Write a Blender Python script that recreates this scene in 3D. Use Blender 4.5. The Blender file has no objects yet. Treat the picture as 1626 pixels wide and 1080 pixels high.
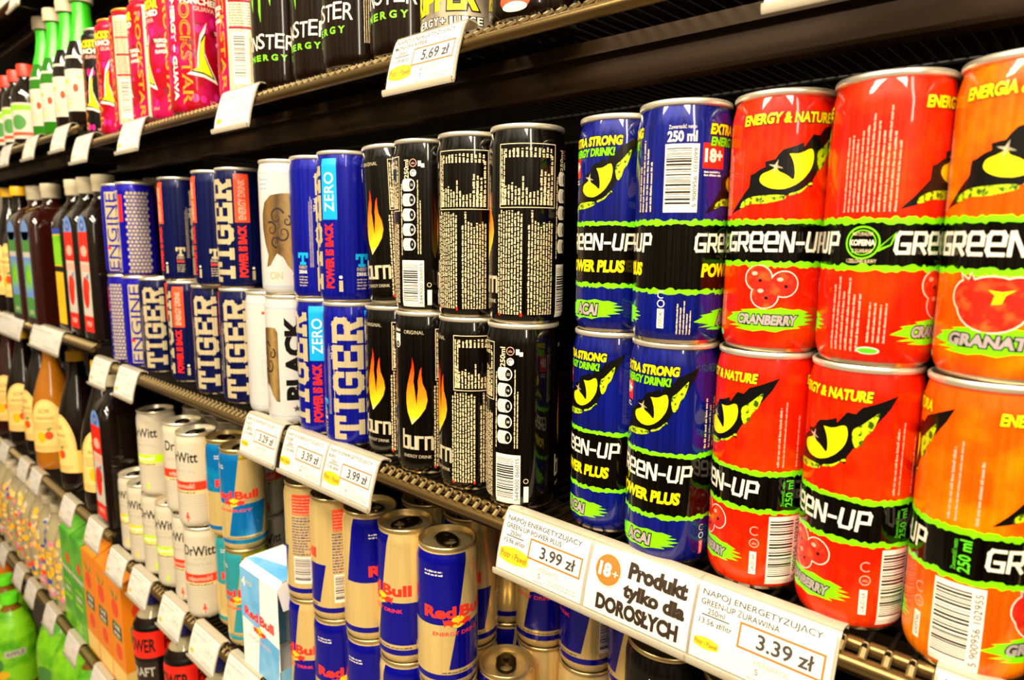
import bpy, bmesh, math, random
from math import sin, cos, pi, atan2, asin, sqrt, radians
from mathutils import Vector, Matrix
from mathutils.geometry import tessellate_polygon

SC = bpy.context.scene
COL = SC.collection
CAM = Vector((0.0, -0.3694, 0.1922))

# ------------------------------------------------------------------ camera
def make_camera():
    yaw, pitch, roll = -0.737872, -0.148094, 0.008913
    F = Vector((sin(yaw)*cos(pitch), cos(yaw)*cos(pitch), sin(pitch)))
    R = Vector((cos(yaw), -sin(yaw), 0)); U = R.cross(F)
    r = cos(roll)*R + sin(roll)*U; u = -sin(roll)*R + cos(roll)*U
    cd = bpy.data.cameras.new('camera'); cd.sensor_width = 36; cd.lens = 1072.476*36/1626
    cd.clip_start = 0.01; cd.clip_end = 50
    cd.dof.use_dof = True; cd.dof.focus_distance = 0.46; cd.dof.aperture_fstop = 9.0
    o = bpy.data.objects.new('camera', cd); COL.objects.link(o)
    o.matrix_world = Matrix(((r.x, u.x, -F.x, CAM.x), (r.y, u.y, -F.y, CAM.y), (r.z, u.z, -F.z, CAM.z), (0, 0, 0, 1)))
    SC.camera = o
make_camera()

# ------------------------------------------------------------------ view, world, lights
SC.view_settings.view_transform = 'Standard'; SC.view_settings.look = 'None'
SC.view_settings.gamma = 1.0; SC.view_settings.use_curve_mapping = False
SC.view_settings.exposure = 0.26

def make_world():
    w = bpy.data.worlds.new('shop_surroundings'); SC.world = w; w.use_nodes = True
    nt = w.node_tree; nt.nodes.clear()
    out = nt.nodes.new('ShaderNodeOutputWorld'); bg = nt.nodes.new('ShaderNodeBackground')
    tc = nt.nodes.new('ShaderNodeTexCoord'); sep = nt.nodes.new('ShaderNodeSeparateXYZ')
    ramp = nt.nodes.new('ShaderNodeValToRGB')
    mp = nt.nodes.new('ShaderNodeMapping'); mp.inputs['Scale'].default_value = (7, 7, 0.6)
    nz = nt.nodes.new('ShaderNodeTexNoise'); nz.inputs['Scale'].default_value = 2.0; nz.inputs['Detail'].default_value = 2
    r2 = nt.nodes.new('ShaderNodeValToRGB'); mul = nt.nodes.new('ShaderNodeMixRGB'); mul.blend_type = 'MULTIPLY'; mul.inputs[0].default_value = 1
    mr = nt.nodes.new('ShaderNodeMapRange'); mr.inputs[1].default_value = -1; mr.inputs[2].default_value = 1
    nt.links.new(tc.outputs['Generated'], sep.inputs[0]); nt.links.new(sep.outputs['Z'], mr.inputs[0])
    nt.links.new(mr.outputs[0], ramp.inputs[0])
    e = ramp.color_ramp.elements
    e[0].position = 0.0; e[0].color = (0.05, 0.035, 0.02, 1)
    e[1].position = 1.0; e[1].color = (0.55, 0.46, 0.32, 1)
    for p, c in ((0.42, (0.10, 0.07, 0.045, 1)), (0.52, (0.30, 0.24, 0.16, 1)), (0.66, (0.75, 0.62, 0.42, 1))):
        x = e.new(p); x.color = c
    nt.links.new(tc.outputs['Generated'], mp.inputs[0]); nt.links.new(mp.outputs[0], nz.inputs[0])
    nt.links.new(nz.outputs[0], r2.inputs[0])
    r2.color_ramp.elements[0].position = 0.38; r2.color_ramp.elements[0].color = (0.22, 0.21, 0.19, 1)
    r2.color_ramp.elements[1].position = 0.62; r2.color_ramp.elements[1].color = (2.6, 2.5, 2.3, 1)
    nt.links.new(ramp.outputs[0], mul.inputs[1]); nt.links.new(r2.outputs[0], mul.inputs[2])
    nt.links.new(mul.outputs[0], bg.inputs[0]); bg.inputs[1].default_value = 0.34
    nt.links.new(bg.outputs[0], out.inputs[0])
make_world()

def area(name, loc, target, sx, sy, power, color):
    ld = bpy.data.lights.new(name, 'AREA'); ld.shape = 'RECTANGLE'; ld.size = sx; ld.size_y = sy
    ld.energy = power; ld.color = color
    o = bpy.data.objects.new(name, ld); COL.objects.link(o); o.location = loc
    d = (Vector(target)-Vector(loc)).normalized()
    o.rotation_euler = d.to_track_quat('-Z', 'Y').to_euler()
    return o
WARM = (1.0, 0.88, 0.68)
# fluorescent ceiling strips running along the aisle, in front of and above the shelves
area('ceiling_lamp', (-0.15, -0.95, 1.55), (-0.35, -0.15, 0.0), 2.3, 0.14, 58, WARM)
area('ceiling_lamp', (-0.20, -1.75, 1.60), (-0.4, -0.0, -0.1), 2.6, 0.14, 62, WARM)
area('ceiling_lamp', (1.2, -1.2, 1.45), (-0.3, 0.0, 0.0), 0.16, 1.8, 20, WARM)

# ------------------------------------------------------------------ materials
MATS = {}
def lin(h):
    h = h.lstrip('#'); o = []
    for i in (0, 2, 4):
        c = int(h[i:i+2], 16)/255
        o.append(c/12.92 if c <= 0.04045 else ((c+0.055)/1.055)**2.4)
    return (*o, 1.0)

def mat(name, col, rough=0.45, metal=0.0, coat=0.0, streak=0.0, trans=0.0, blotch=None, emit=0.0, spec=0.5, bump=0.0, bscale=60):
    if name in MATS: return MATS[name]
    m = bpy.data.materials.new(name); m.use_nodes = True; nt = m.node_tree
    b = nt.nodes['Principled BSDF']
    c = lin(col)
    b.inputs['Base Color'].default_value = c; b.inputs['Roughness'].default_value = rough
    b.inputs['Metallic'].default_value = metal; b.inputs['Coat Weight'].default_value = coat
    b.inputs['Coat Roughness'].default_value = 0.03
    b.inputs['Transmission Weight'].default_value = trans; b.inputs['Specular IOR Level'].default_value = spec
    src = None
    if blotch or streak:
        tc = nt.nodes.new('ShaderNodeTexCoord')
    if blotch:       # second printed colour mixed in soft cloudy patches (a printed pattern)
        nz = nt.nodes.new('ShaderNodeTexNoise'); nz.inputs['Scale'].default_value = blotch[1]; nz.inputs['Detail'].default_value = 5
        rp = nt.nodes.new('ShaderNodeValToRGB'); rp.color_ramp.elements[0].position = blotch[2]; rp.color_ramp.elements[1].position = blotch[3]
        rp.color_ramp.elements[0].color = c; rp.color_ramp.elements[1].color = lin(blotch[0])
        nt.links.new(tc.outputs['Object'], nz.inputs['Vector']); nt.links.new(nz.outputs[0], rp.inputs[0])
        src = rp.outputs[0]
    if streak:       # drawn-metal grain: fine vertical streaks
        mp = nt.nodes.new('ShaderNodeMapping'); mp.inputs['Scale'].default_value = (420, 420, 9)
        nz = nt.nodes.new('ShaderNodeTexNoise'); nz.inputs['Scale'].default_value = 1.0; nz.inputs['Detail'].default_value = 3
        mr = nt.nodes.new('ShaderNodeMapRange'); mr.inputs[1].default_value = 0.3; mr.inputs[2].default_value = 0.7
        mr.inputs[3].default_value = 1-streak; mr.inputs[4].default_value = 1+streak
        mx = nt.nodes.new('ShaderNodeMixRGB'); mx.blend_type = 'MULTIPLY'; mx.inputs[0].default_value = 1; mx.inputs[1].default_value = c
        nt.links.new(tc.outputs['Object'], mp.inputs[0]); nt.links.new(mp.outputs[0], nz.inputs['Vector'])
        nt.links.new(nz.outputs[0], mr.inputs[0]); nt.links.new(mr.outputs[0], mx.inputs[2])
        if src: nt.links.new(src, mx.inputs[1])
        src = mx.outputs[0]
        mr2 = nt.nodes.new('ShaderNodeMapRange'); mr2.inputs[1].default_value = 0.3; mr2.inputs[2].default_value = 0.7
        mr2.inputs[3].default_value = rough*0.7; mr2.inputs[4].default_value = min(1, rough*1.35)
        nt.links.new(nz.outputs[0], mr2.inputs[0]); nt.links.new(mr2.outputs[0], b.inputs['Roughness'])
    if src: nt.links.new(src, b.inputs['Base Color'])
    if bump:
        tc2 = nt.nodes.new('ShaderNodeTexCoord'); n2 = nt.nodes.new('ShaderNodeTexNoise'); n2.inputs['Scale'].default_value = bscale
        bp = nt.nodes.new('ShaderNodeBump'); bp.inputs['Strength'].default_value = bump; bp.inputs['Distance'].default_value = 0.002
        nt.links.new(tc2.outputs['Object'], n2.inputs['Vector']); nt.links.new(n2.outputs[0], bp.inputs['Height'])
        nt.links.new(bp.outputs[0], b.inputs['Normal'])
    MATS[name] = m
    return m

def ramp_mat(name, stops, v0, v1, rough=0.35, metal=0.0, axis='Y', wave=0.0):
    """printed colour gradient along the label's own height (UV in millimetres)"""
    if name in MATS: return MATS[name]
    m = bpy.data.materials.new(name); m.use_nodes = True; nt = m.node_tree; b = nt.nodes['Principled BSDF']
    uv = nt.nodes.new('ShaderNodeUVMap'); uv.uv_map = 'art'
    sp = nt.nodes.new('ShaderNodeSeparateXYZ'); mr = nt.nodes.new('ShaderNodeMapRange')
    mr.inputs[1].default_value = v0; mr.inputs[2].default_value = v1
    rp = nt.nodes.new('ShaderNodeValToRGB'); e = rp.color_ramp.elements
    e[0].position = stops[0][0]; e[0].color = lin(stops[0][1]); e[1].position = stops[-1][0]; e[1].color = lin(stops[-1][1])
    for p, c in stops[1:-1]:
        x = e.new(p); x.color = lin(c)
    nt.links.new(uv.outputs[0], sp.inputs[0])
    src = sp.outputs[axis]
    if wave:
        nz = nt.nodes.new('ShaderNodeTexNoise'); nz.inputs['Scale'].default_value = 0.12; nz.inputs['Detail'].default_value = 3
        nt.links.new(uv.outputs[0], nz.inputs['Vector'])
        ma = nt.nodes.new('ShaderNodeMath'); ma.operation = 'MULTIPLY_ADD'; ma.inputs[1].default_value = wave
        nt.links.new(nz.outputs[0], ma.inputs[0]); nt.links.new(src, ma.inputs[2]); src = ma.outputs[0]
    nt.links.new(src, mr.inputs[0]); nt.links.new(mr.outputs[0], rp.inputs[0])
    nt.links.new(rp.outputs[0], b.inputs['Base Color'])
    b.inputs['Roughness'].default_value = rough; b.inputs['Metallic'].default_value = metal
    b.inputs['Coat Weight'].default_value = 0.4
    MATS[name] = m
    return m

def clear_mat(name, tint='#FFFFFF', gloss=0.12):
    if name in MATS: return MATS[name]
    m = bpy.data.materials.new(name); m.use_nodes = True; nt = m.node_tree; nt.nodes.clear()
    o = nt.nodes.new('ShaderNodeOutputMaterial'); mx = nt.nodes.new('ShaderNodeMixShader')
    t = nt.nodes.new('ShaderNodeBsdfTransparent'); t.inputs[0].default_value = lin(tint)
    g = nt.nodes.new('ShaderNodeBsdfGlossy'); g.inputs['Roughness'].default_value = 0.12
    lw = nt.nodes.new('ShaderNodeLayerWeight'); lw.inputs[0].default_value = 0.5
    pw = nt.nodes.new('ShaderNodeMath'); pw.operation = 'POWER'; pw.inputs[1].default_value = 5.0
    ma = nt.nodes.new('ShaderNodeMath'); ma.operation = 'MULTIPLY_ADD'; ma.inputs[1].default_value = gloss; ma.inputs[2].default_value = 0.02
    nt.links.new(lw.outputs['Facing'], pw.inputs[0]); nt.links.new(pw.outputs[0], ma.inputs[0]); nt.links.new(ma.outputs[0], mx.inputs[0]); nt.links.new(t.outputs[0], mx.inputs[1]); nt.links.new(g.outputs[0], mx.inputs[2])
    nt.links.new(mx.outputs[0], o.inputs[0]); MATS[name] = m
    return m

ALU = mat('bare_aluminium', '#EFE4CC', 0.24, 1.0)
ALU_DULL = mat('lid_aluminium', '#D8BE84', 0.3, 0.85)
TABM = mat('pull_tab_painted_reflection', '#3A2C16', 0.18, 0.9)  # dark reflection seen on the tab is put into its base colour
RIM = mat('can_rim_aluminium', '#F6EBD2', 0.30, 0.75)
BRONZE = mat('bronze_wire_metal', '#0C0804', 0.5, 0.1, spec=0.2)
BRONZE_RAIL = mat('bronze_rail_metal', '#7A6238', 0.3, 0.85)
DARKMETAL = mat('dark_brown_painted_metal', '#17110B', 0.5, 0.3)
BLACKPANEL = mat('black_back_panel', '#020101', 1.0, spec=0.0)
WHITEPAPER = mat('price_card_paper', '#DAD4CA', 0.6)
CLEARPL = clear_mat('clear_plastic_cover')
HOLDERPL = mat('tag_holder_plastic', '#D8CCB4', 0.2, 0.0, trans=0.45)
INK = mat('grey_black_ink', '#3A342C', 0.6)
INKLIGHT = mat('pale_grey_ink', '#A59C8C', 0.6)
INKBROWN = mat('brown_black_ink', '#33261A', 0.35)
ORANGEINK = mat('orange_ink', '#E8691C', 0.55)
YELLOWINK = mat('yellow_ink', '#F6B91A', 0.55)
WHITE = mat('white_print', '#F2E6D0', 0.45, coat=0.1)
BLACK = mat('black_print', '#050403', 0.3, coat=0.12)
BLACKCAN = mat('black_can_print', '#070402', 0.22, 0.15, coat=1.0, streak=0.6, spec=0.15)
SILVERP = mat('silver_print', '#DACBA6', 0.3, 0.35, streak=0.22)
GREENSPL = mat('lime_splash_print', '#7FE800', 0.35, 0.0, coat=0.3)
YEL = mat('yellow_print', '#FFE600', 0.38, coat=0.3)
REDP = mat('signal_red_print', '#E8200C', 0.4, coat=0.3)

# ------------------------------------------------------------------ object helpers
def link(o, parent=None):
    COL.objects.link(o)
    if parent is not None: o.parent = parent
    return o

def meshobj(name, me, parent=None):
    return link(bpy.data.objects.new(name, me), parent)

def bm_to(name, bm, mats, smooth=True):
    me = bpy.data.meshes.new(name); bm.to_mesh(me); bm.free()
    for m in (mats if isinstance(mats, (list, tuple)) else [mats]): me.materials.append(m)
    if smooth:
        for p in me.polygons: p.use_smooth = True
        try: me.set_sharp_from_angle(angle=radians(38))
        except Exception: pass
    return me

def tag(o, label, cat, group=None, kind=None):
    if label: o['label'] = label
    if cat: o['category'] = cat
    if group: o['group'] = group
    if kind: o['kind'] = kind
    return o

def empty(name, loc, label, cat, group=None, rz=0.0):
    o = bpy.data.objects.new(name, None); COL.objects.link(o); o.empty_display_size = 0.02
    o.location = loc; o.rotation_euler = (0, 0, rz)
    return tag(o, label, cat, group)

def copy_tree(src, loc, rz, label, group=None):
    r = src.copy(); COL.objects.link(r); r.location = loc; r.rotation_euler = (0, 0, rz)
    if label: r['label'] = label
    if group: r['group'] = group
    for ch in src.children:
        c = ch.copy(); COL.objects.link(c); c.parent = r
        for g in ch.children:
            d = g.copy(); COL.objects.link(d); d.parent = c
    return r

def add_box(bm, x0, y0, z0, x1, y1, z1, mi=0):
    v = [bm.verts.new(p) for p in ((x0,y0,z0),(x1,y0,z0),(x1,y1,z0),(x0,y1,z0),(x0,y0,z1),(x1,y0,z1),(x1,y1,z1),(x0,y1,z1))]
    for f in ((0,3,2,1),(4,5,6,7),(0,1,5,4),(1,2,6,5),(2,3,7,6),(3,0,4,7)):
        bm.faces.new([v[i] for i in f]).material_index = mi

def add_rod(bm, a, b, r, n=8, mi=0, caps=True):
    a = Vector(a); b = Vector(b); d = (b-a).normalized()
    t = d.orthogonal().normalized(); s = d.cross(t)
    ra = [bm.verts.new(a + r*(cos(2*pi*i/n)*t + sin(2*pi*i/n)*s)) for i in range(n)]
    rb = [bm.verts.new(b + r*(cos(2*pi*i/n)*t + sin(2*pi*i/n)*s)) for i in range(n)]
    for i in range(n):
        bm.faces.new((ra[i], ra[(i+1) % n], rb[(i+1) % n], rb[i])).material_index = mi
    if caps:
        bm.faces.new(ra[::-1]).material_index = mi; bm.faces.new(rb).material_index = mi

def add_lathe(bm, prof, n=64, mi=None, cap0=True, cap1=True):
    """prof: (r, z[, material index]) from bottom to top"""
    rings = []
    for p in prof:
        r, z = p[0], p[1]
        rings.append([bm.verts.new((r*sin(2*pi*i/n), -r*cos(2*pi*i/n), z)) for i in range(n)])
    for k in range(len(prof)-1):
        m = prof[k][2] if len(prof[k]) > 2 else (mi or 0)
        for i in range(n):
            bm.faces.new((rings[k][i], rings[k][(i+1) % n], rings[k+1][(i+1) % n], rings[k+1][i])).material_index = m
    if cap0: bm.faces.new(rings[0][::-1]).material_index = prof[0][2] if len(prof[0]) > 2 else 0
    if cap1: bm.faces.new(rings[-1]).material_index = prof[-2][2] if len(prof[-2]) > 2 else 0

# ------------------------------------------------------------------ printed artwork (flat vector shapes in millimetres, wrapped on a surface)
_TXT = {}
def text_tris(s, bold):
    key = (s, bold)
    if key in _TXT: return _TXT[key]
    c = bpy.data.curves.new('lettering', 'FONT'); c.body = s; c.resolution_u = 3; c.offset = bold
    o = bpy.data.objects.new('lettering', c); COL.objects.link(o)
    dg = bpy.context.evaluated_depsgraph_get(); dg.update()
    e = o.evaluated_get(dg); me = e.to_mesh(); me.calc_loop_triangles()
    vs = [(v.co.x, v.co.y) for v in me.vertices]
    tr = [tuple(vs[i] for i in t.vertices) for t in me.loop_triangles]
    e.to_mesh_clear(); bpy.data.objects.remove(o); bpy.data.curves.remove(c)
    _TXT[key] = tr
    return tr

def clip(poly, u, keep_left):
    out = []
    n = len(poly)
    for i in range(n):
        a, b = poly[i], poly[(i+1) % n]
        ia = (a[0] <= u) == keep_left or a[0] == u; ib = (b[0] <= u) == keep_left or b[0] == u
        if ia: out.append(a)
        if ia != ib and a[0] != b[0]:
            t = (u-a[0])/(b[0]-a[0]); out.append((u, a[1]+t*(b[1]-a[1])))
    return out

class Art:
    def __init__(s): s.P = []; s.mats = []; s.k = 0
    def mi(s, m):
        if m not in s.mats: s.mats.append(m)
        return s.mats.index(m)
    def conv(s, pts, m, L): s.P.append((list(pts), s.mi(m), L))
    def poly(s, pts, m, L=1):
        v = [Vector((p[0], p[1], 0)) for p in pts]
        for t in tessellate_polygon([v]): s.conv([pts[i] for i in t], m, L)
    def rect(s, u0, v0, u1, v1, m, L=1): s.conv([(u0,v0),(u1,v0),(u1,v1),(u0,v1)], m, L)
    @staticmethod
    def smooth(pts, it=2):
        for _ in range(it):
            o = []
            for (x0, y0), (x1, y1) in zip(pts, pts[1:]+pts[:1]):
                o += [(x0*.78+x1*.22, y0*.78+y1*.22), (x0*.22+x1*.78, y0*.22+y1*.78)]
            pts = o
        return pts
    def disc(s, u, v, ru, rv, m, L=1, n=24): s.conv([(u+ru*cos(2*pi*i/n), v+rv*sin(2*pi*i/n)) for i in range(n)], m, L)
    def ring(s, u, v, r, w, m, L=1, n=24, a0=0, a1=2*pi, rv=None):
        k = (rv or r)/r
        for i in range(n):
            a, b = a0+(a1-a0)*i/n, a0+(a1-a0)*(i+1)/n
            s.conv([(u+r*cos(a), v+k*r*sin(a)), (u+r*cos(b), v+k*r*sin(b)), (u+(r-w)*cos(b), v+(k*r-w)*sin(b)), (u+(r-w)*cos(a), v+(k*r-w)*sin(a))], m, L)
    def frame(s, u0, v0, u1, v1, w, m, L=1):
        s.rect(u0,v0,u1,v0+w,m,L); s.rect(u0,v1-w,u1,v1,m,L); s.rect(u0,v0+w,u0+w,v1-w,m,L); s.rect(u1-w,v0+w,u1,v1-w,m,L)
    def stroke(s, pts, w, m, L=1, cap=0.0):
        n = len(pts)
        for i in range(n-1):
            a, b = Vector(pts[i]), Vector(pts[i+1]); d = b-a
            if d.length < 1e-9: continue
            d.normalize(); t = Vector((-d.y, d.x))*w/2
            a2 = a-d*(w/2 if i else cap); b2 = b+d*(w/2 if i < n-2 else cap)
            s.k = (s.k+1) % 7
            s.conv([tuple(a2-t), tuple(b2-t), tuple(b2+t), tuple(a2+t)], m, L+0.12*s.k)
    def text(s, t, u, v, h, m, L=1, w=None, rot=0, bold=0.0, shear=0.0, anchor='c', outline=None, ow=0.03):
        """u,v = centre (or left middle) of the line, h = capital height, w = total width"""
        tr = text_tris(t, bold)
        xs = [p[0] for q in tr for p in q]
        if not xs: return
        x0, x1 = min(xs), max(xs); k = h/0.69; kx = (w/(x1-x0)) if w else k
        def tf(p, g=0):
            x = (p[0]-x0)*kx; y = (p[1]-0.345)*k
            if anchor == 'c': x -= (x1-x0)*kx/2
            elif anchor == 'r': x -= (x1-x0)*kx
            x += y*shear
            c, sn = cos(rot), sin(rot)
            return (u+c*x-sn*y, v+sn*x+c*y)
        if outline is not None:
            for q in text_tris(t, bold+ow): s.conv([tf(p) for p in q], outline, L)
            L += 1
        for q in tr: s.conv([tf(p) for p in q], m, L)
    def glyphs(s, word, table, u, v, w, h, sw, m, L=1, rot=0, gap=0.28, shear=0.0, widths=None):
        """stroke lettering: u,v = centre; w,h overall"""
        ws = [(widths or {}).get(c, 1.0) for c in word]; tot = sum(ws)+gap*(len(word)-1); k = w/tot; x = -tot/2
        for c, cw in zip(word, ws):
            for st in table[c]:
                pts = []
                for a, b in st:
                    X = (x+a*cw)*k; Y = (b-0.5)*h; X += Y*shear
                    pts.append((u+cos(rot)*X-sin(rot)*Y, v+sin(rot)*X+cos(rot)*Y))
                s.stroke(pts, sw, m, L, cap=sw*0.5)
            x += cw+gap
    def lines(s, u0, v0, u1, v1, n, m, L=1, vertical=True, seed=1, fill=0.6, rag=0.25, wmin=2.0, wmax=6.0):
        """rows of tiny unreadable print drawn as word-length dashes"""
        rd = random.Random(seed)
        for i in range(n):
            if vertical:
                a = u0+(u1-u0)*i/n; b = a+(u1-u0)/n*fill; lo, hi = v0, v1-rd.random()*rag*(v1-v0)
            else:
                a = v0+(v1-v0)*i/n; b = a+(v1-v0)/n*fill; lo, hi = u0, u1-rd.random()*rag*(u1-u0)
            x = lo; size = abs(b-a)
            while x < hi:
                l = min(wmin+(wmax-wmin)*rd.random(), hi-x); e = x+l
                while x < e-0.15:      # letter-sized marks that make up one word
                    g = min(size*(0.45+0.5*rd.random()), e-x); q = 0.0 if rd.random() < 0.3 else size*0.26
                    s.rect(*((a+q, x, b, x+g) if vertical else (x, a, x+g, b-q)), m, L)
                    x += g+size*0.16
                x = max(x, e)+size*0.45
    def barcode(s, u0, v0, u1, v1, digits, L=1, seed=3, paper=None, dig_w=0.24):
        s.rect(u0, v0, u1, v1, paper or WHITE, L); rd = random.Random(seed)
        bu = u1-(u1-u0)*dig_w; v = v0+(v1-v0)*0.12; top = v1-(v1-v0)*0.06
        while v < top:
            t = rd.choice((0.35, 0.35, 0.7, 1.05)); 
            s.rect(u0+0.8, v, bu-0.3, min(v+t, top), BLACK, L+1); v += t+rd.choice((0.35, 0.7, 0.7, 1.05))
        s.text(digits, (bu+u1)/2, (v0+v1)/2+0.2, (u1-bu)*0.62, BLACK, L+1, w=(v1-v0)*0.86, rot=pi/2)
    def jag(s, u0, u1, v, th, amp, m, L=1, seed=5, step=1.6):
        rd = random.Random(seed); u = u0; a = (v+th/2, v-th/2)
        while u < u1-1e-6:
            nu = min(u1, u+step*(0.6+0.8*rd.random())); b = (v+th/2+(rd.random()-0.5)*amp, v-th/2+(rd.random()-0.5)*amp)
            s.conv([(u,a[1]),(nu,b[1]),(nu,b[0]),(u,a[0])], m, L); u = nu; a = b
    def mesh(s, name, fn, step=None, vcuts=()):
        """fn(u,v,layer) -> 3-D point"""
        verts = []; faces = []; fm = []; uvs = []
        for pts, mi, L in s.P:
            ar = sum(pts[i][0]*pts[(i+1) % len(pts)][1]-pts[(i+1) % len(pts)][0]*pts[i][1] for i in range(len(pts)))
            if abs(ar) < 1e-7: continue
            if ar < 0: pts = pts[::-1]
            parts = [pts]
            if step:
                lo = min(p[0] for p in pts); hi = max(p[0] for p in pts)
                k0 = math.floor(lo/step)+1; k1 = math.ceil(hi/step)
                if k1 > k0:
                    parts = []; rest = pts
                    for k in range(k0, k1):
                        a = clip(rest, k*step, True); rest = clip(rest, k*step, False)
                        if len(a) > 2: parts.append(a)
                        if len(rest) < 3: break
                    if len(rest) > 2: parts.append(rest)
            if vcuts:
                done = []
                for q in parts:
                    rest = [(p[1], p[0]) for p in q]
                    for c in vcuts:
                        if len(rest) > 2 and min(p[0] for p in rest) < c < max(p[0] for p in rest):
                            lo_ = clip(rest, c, True); rest = clip(rest, c, False)
                            if len(lo_) > 2: done.append([(p[1], p[0]) for p in lo_])
                    if len(rest) > 2: done.append([(p[1], p[0]) for p in rest])
                parts = done
            for q in parts:
                i0 = len(verts)
                for p in q: verts.append(fn(p[0], p[1], L)); uvs.append(p)
                faces.append(range(i0, i0+len(q))); fm.append(mi)
        me = bpy.data.meshes.new(name); me.from_pydata(verts, [], [list(f) for f in faces])
        for m in s.mats: me.materials.append(m)
        me.polygons.foreach_set('material_index', fm)
        ul = me.uv_layers.new(name='art')
        for lp in me.loops: ul.data[lp.index].uv = uvs[lp.vertex_index]
        return me

# stroke alphabets, unit boxes
TECHNO = {
 'G': [[(1,1),(.18,1),(0,.82),(0,.15),(.15,0),(1,0),(1,.42),(.48,.42)]],
 'R': [[(0,0),(0,1),(.85,1),(1,.85),(1,.52),(.9,.42),(.3,.42)], [(.5,.42),(1,0)]],
 'E': [[(1,0),(.15,0),(0,.18),(0,.85),(.15,1),(.85,1),(1,.85),(1,.46),(.28,.46)]],
 'N': [[(0,0),(0,1),(.12,1),(.88,0),(1,0),(1,1)]],
 '-': [[(0,.42),(1,.42)]],
 'U': [[(.1,1),(0,.2),(.12,0),(.8,0),(.92,.1),(1,1)]],
 'P': [[(0,-.05),(.08,1),(.86,1),(1,.86),(.96,.42),(.28,.42)]],
}
SLAB = {
 'T': [[(0,.72),(0,1),(1,1),(1,.72)], [(.5,1),(.5,0)], [(.25,0),(.75,0)]],
 'I': [[(.5,0),(.5,1)], [(.1,0),(.9,0)], [(.1,1),(.9,1)]],
 'G': [[(1,.75),(1,.9),(.8,1),(.3,1),(.08,.85),(.08,.15),(.3,0),(.8,0),(1,.12),(1,.46),(.6,.46)]],
 'E': [[(.12,0),(.12,1)], [(0,1),(1,1),(1,.76)], [(0,0),(1,0),(1,.24)], [(.12,.5),(.7,.5)]],
 'R': [[(.14,0),(.14,1)], [(0,1),(.8,1),(1,.88),(1,.6),(.8,.48),(.14,.48)], [(.6,.48),(.85,0),(1,0)], [(0,0),(.34,0)]],
 'N': [[(0,0),(0,1)], [(0,1),(1,0)], [(1,0),(1,1)]],
}
BURNF = {
 'b': [[(0,1.5),(0,0),(.9,0),(1,.1),(1,.9),(.9,1),(.05,1)]],
 'u': [[(0,1),(0,.1),(.1,0),(1,0),(1,1)]],
 'r': [[(0,0),(0,.9),(.1,1),(.8,1)]],
 'n': [[(0,0),(0,1),(.9,1),(1,.9),(1,0)]],
}

# ------------------------------------------------------------------ cans
SLIM = dict(R=26.5, H=134.0)
def can_profile(R, H, rim=25.9):
    """(r, z) millimetres of the printed body and of the bare foot"""
    k = R/26.5
    foot = [(19.0*k, 2.6), (21.5*k, 0.6), (22.8*k, 0.0), (23.8*k, 0.5), (24.6*k, 2.4)]
    body = [(24.6*k, 2.4), (25.6*k, 4.6), (26.3*k, 7.5), (R, 10.5), (R, H-14), (R*0.994, H-12), (R*0.975, H-9.2), (rim-0.9, H-5.2), (rim-1.25, H-3.6)]
    return foot, body
def can_lid(R, H, rim):
    return [(rim-1.25, H-3.7), (rim-0.25, H-3.0), (rim, H-1.8), (rim-0.1, H-0.7), (rim-0.7, H), (rim-1.5, H-0.35), (rim-2.0, H-2.0), (rim-2.4, H-5.5), (rim-3.0, H-6.6), (rim-3.9, H-6.4), (rim-4.6, H-4.4), (rim-6.0, H-4.2), (rim-7.0, H-4.6)]
def interp(prof, v):
    if v <= prof[0][1]: return prof[0][0]
    for a, b in zip(prof, prof[1:]):
        if v <= b[1]:
            return a[0]+(b[0]-a[0])*(v-a[1])/max(1e-6, b[1]-a[1])
    return prof[-1][0]

_TAB = {}
def tab_mesh(H):
    if H in _TAB: return _TAB[H]
    bm = bmesh.new(); z0 = (H-4.5)/1000; th = 0.0011; n = 28
    def loop(rx, ry, oy, z): return [bm.verts.new((rx*cos(2*pi*i/n)*0.001, (oy+ry*sin(2*pi*i/n))*0.001, z)) for i in range(n)]
    zl, zh = z0+0.0010, z0+0.0010+th
    ob, ot, it, ib = loop(9.6, 15.5, 0, zl), loop(9.1, 15.0, 0, zh), loop(5.6, 5.0, -7.2, zh), loop(5.6, 5.0, -7.2, zl)
    # finger hole is towards -y; outer loop and hole are bridged by angle
    for A, B in ((ob, ot), (ot, it), (it, ib), (ib, ob)):
        for i in range(n): bm.faces.new((A[i], A[(i+1) % n], B[(i+1) % n], B[i]))
    add_lathe(bm, [(0.0028, zl-0.0003), (0.0028, zh+0.0006), (0.0018, zh+0.001)], 12)
    for v in list(bm.verts)[-36:]: v.co.y += 0.0042
    # scored opening panel outline
    for i in range(20):
        a, b = pi*0.05+pi*0.9*i/20, pi*0.05+pi*0.9*(i+1)/20
        add_rod(bm, (0.0095*cos(a), 0.0055+0.0105*sin(a), z0+0.0001), (0.0095*cos(b), 0.0055+0.0105*sin(b), z0+0.0001), 0.0004, 5, caps=False)
    bmesh.ops.recalc_face_normals(bm, faces=bm.faces)
    _TAB[H] = bm_to('pull_tab', bm, TABM)
    return _TAB[H]

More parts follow.
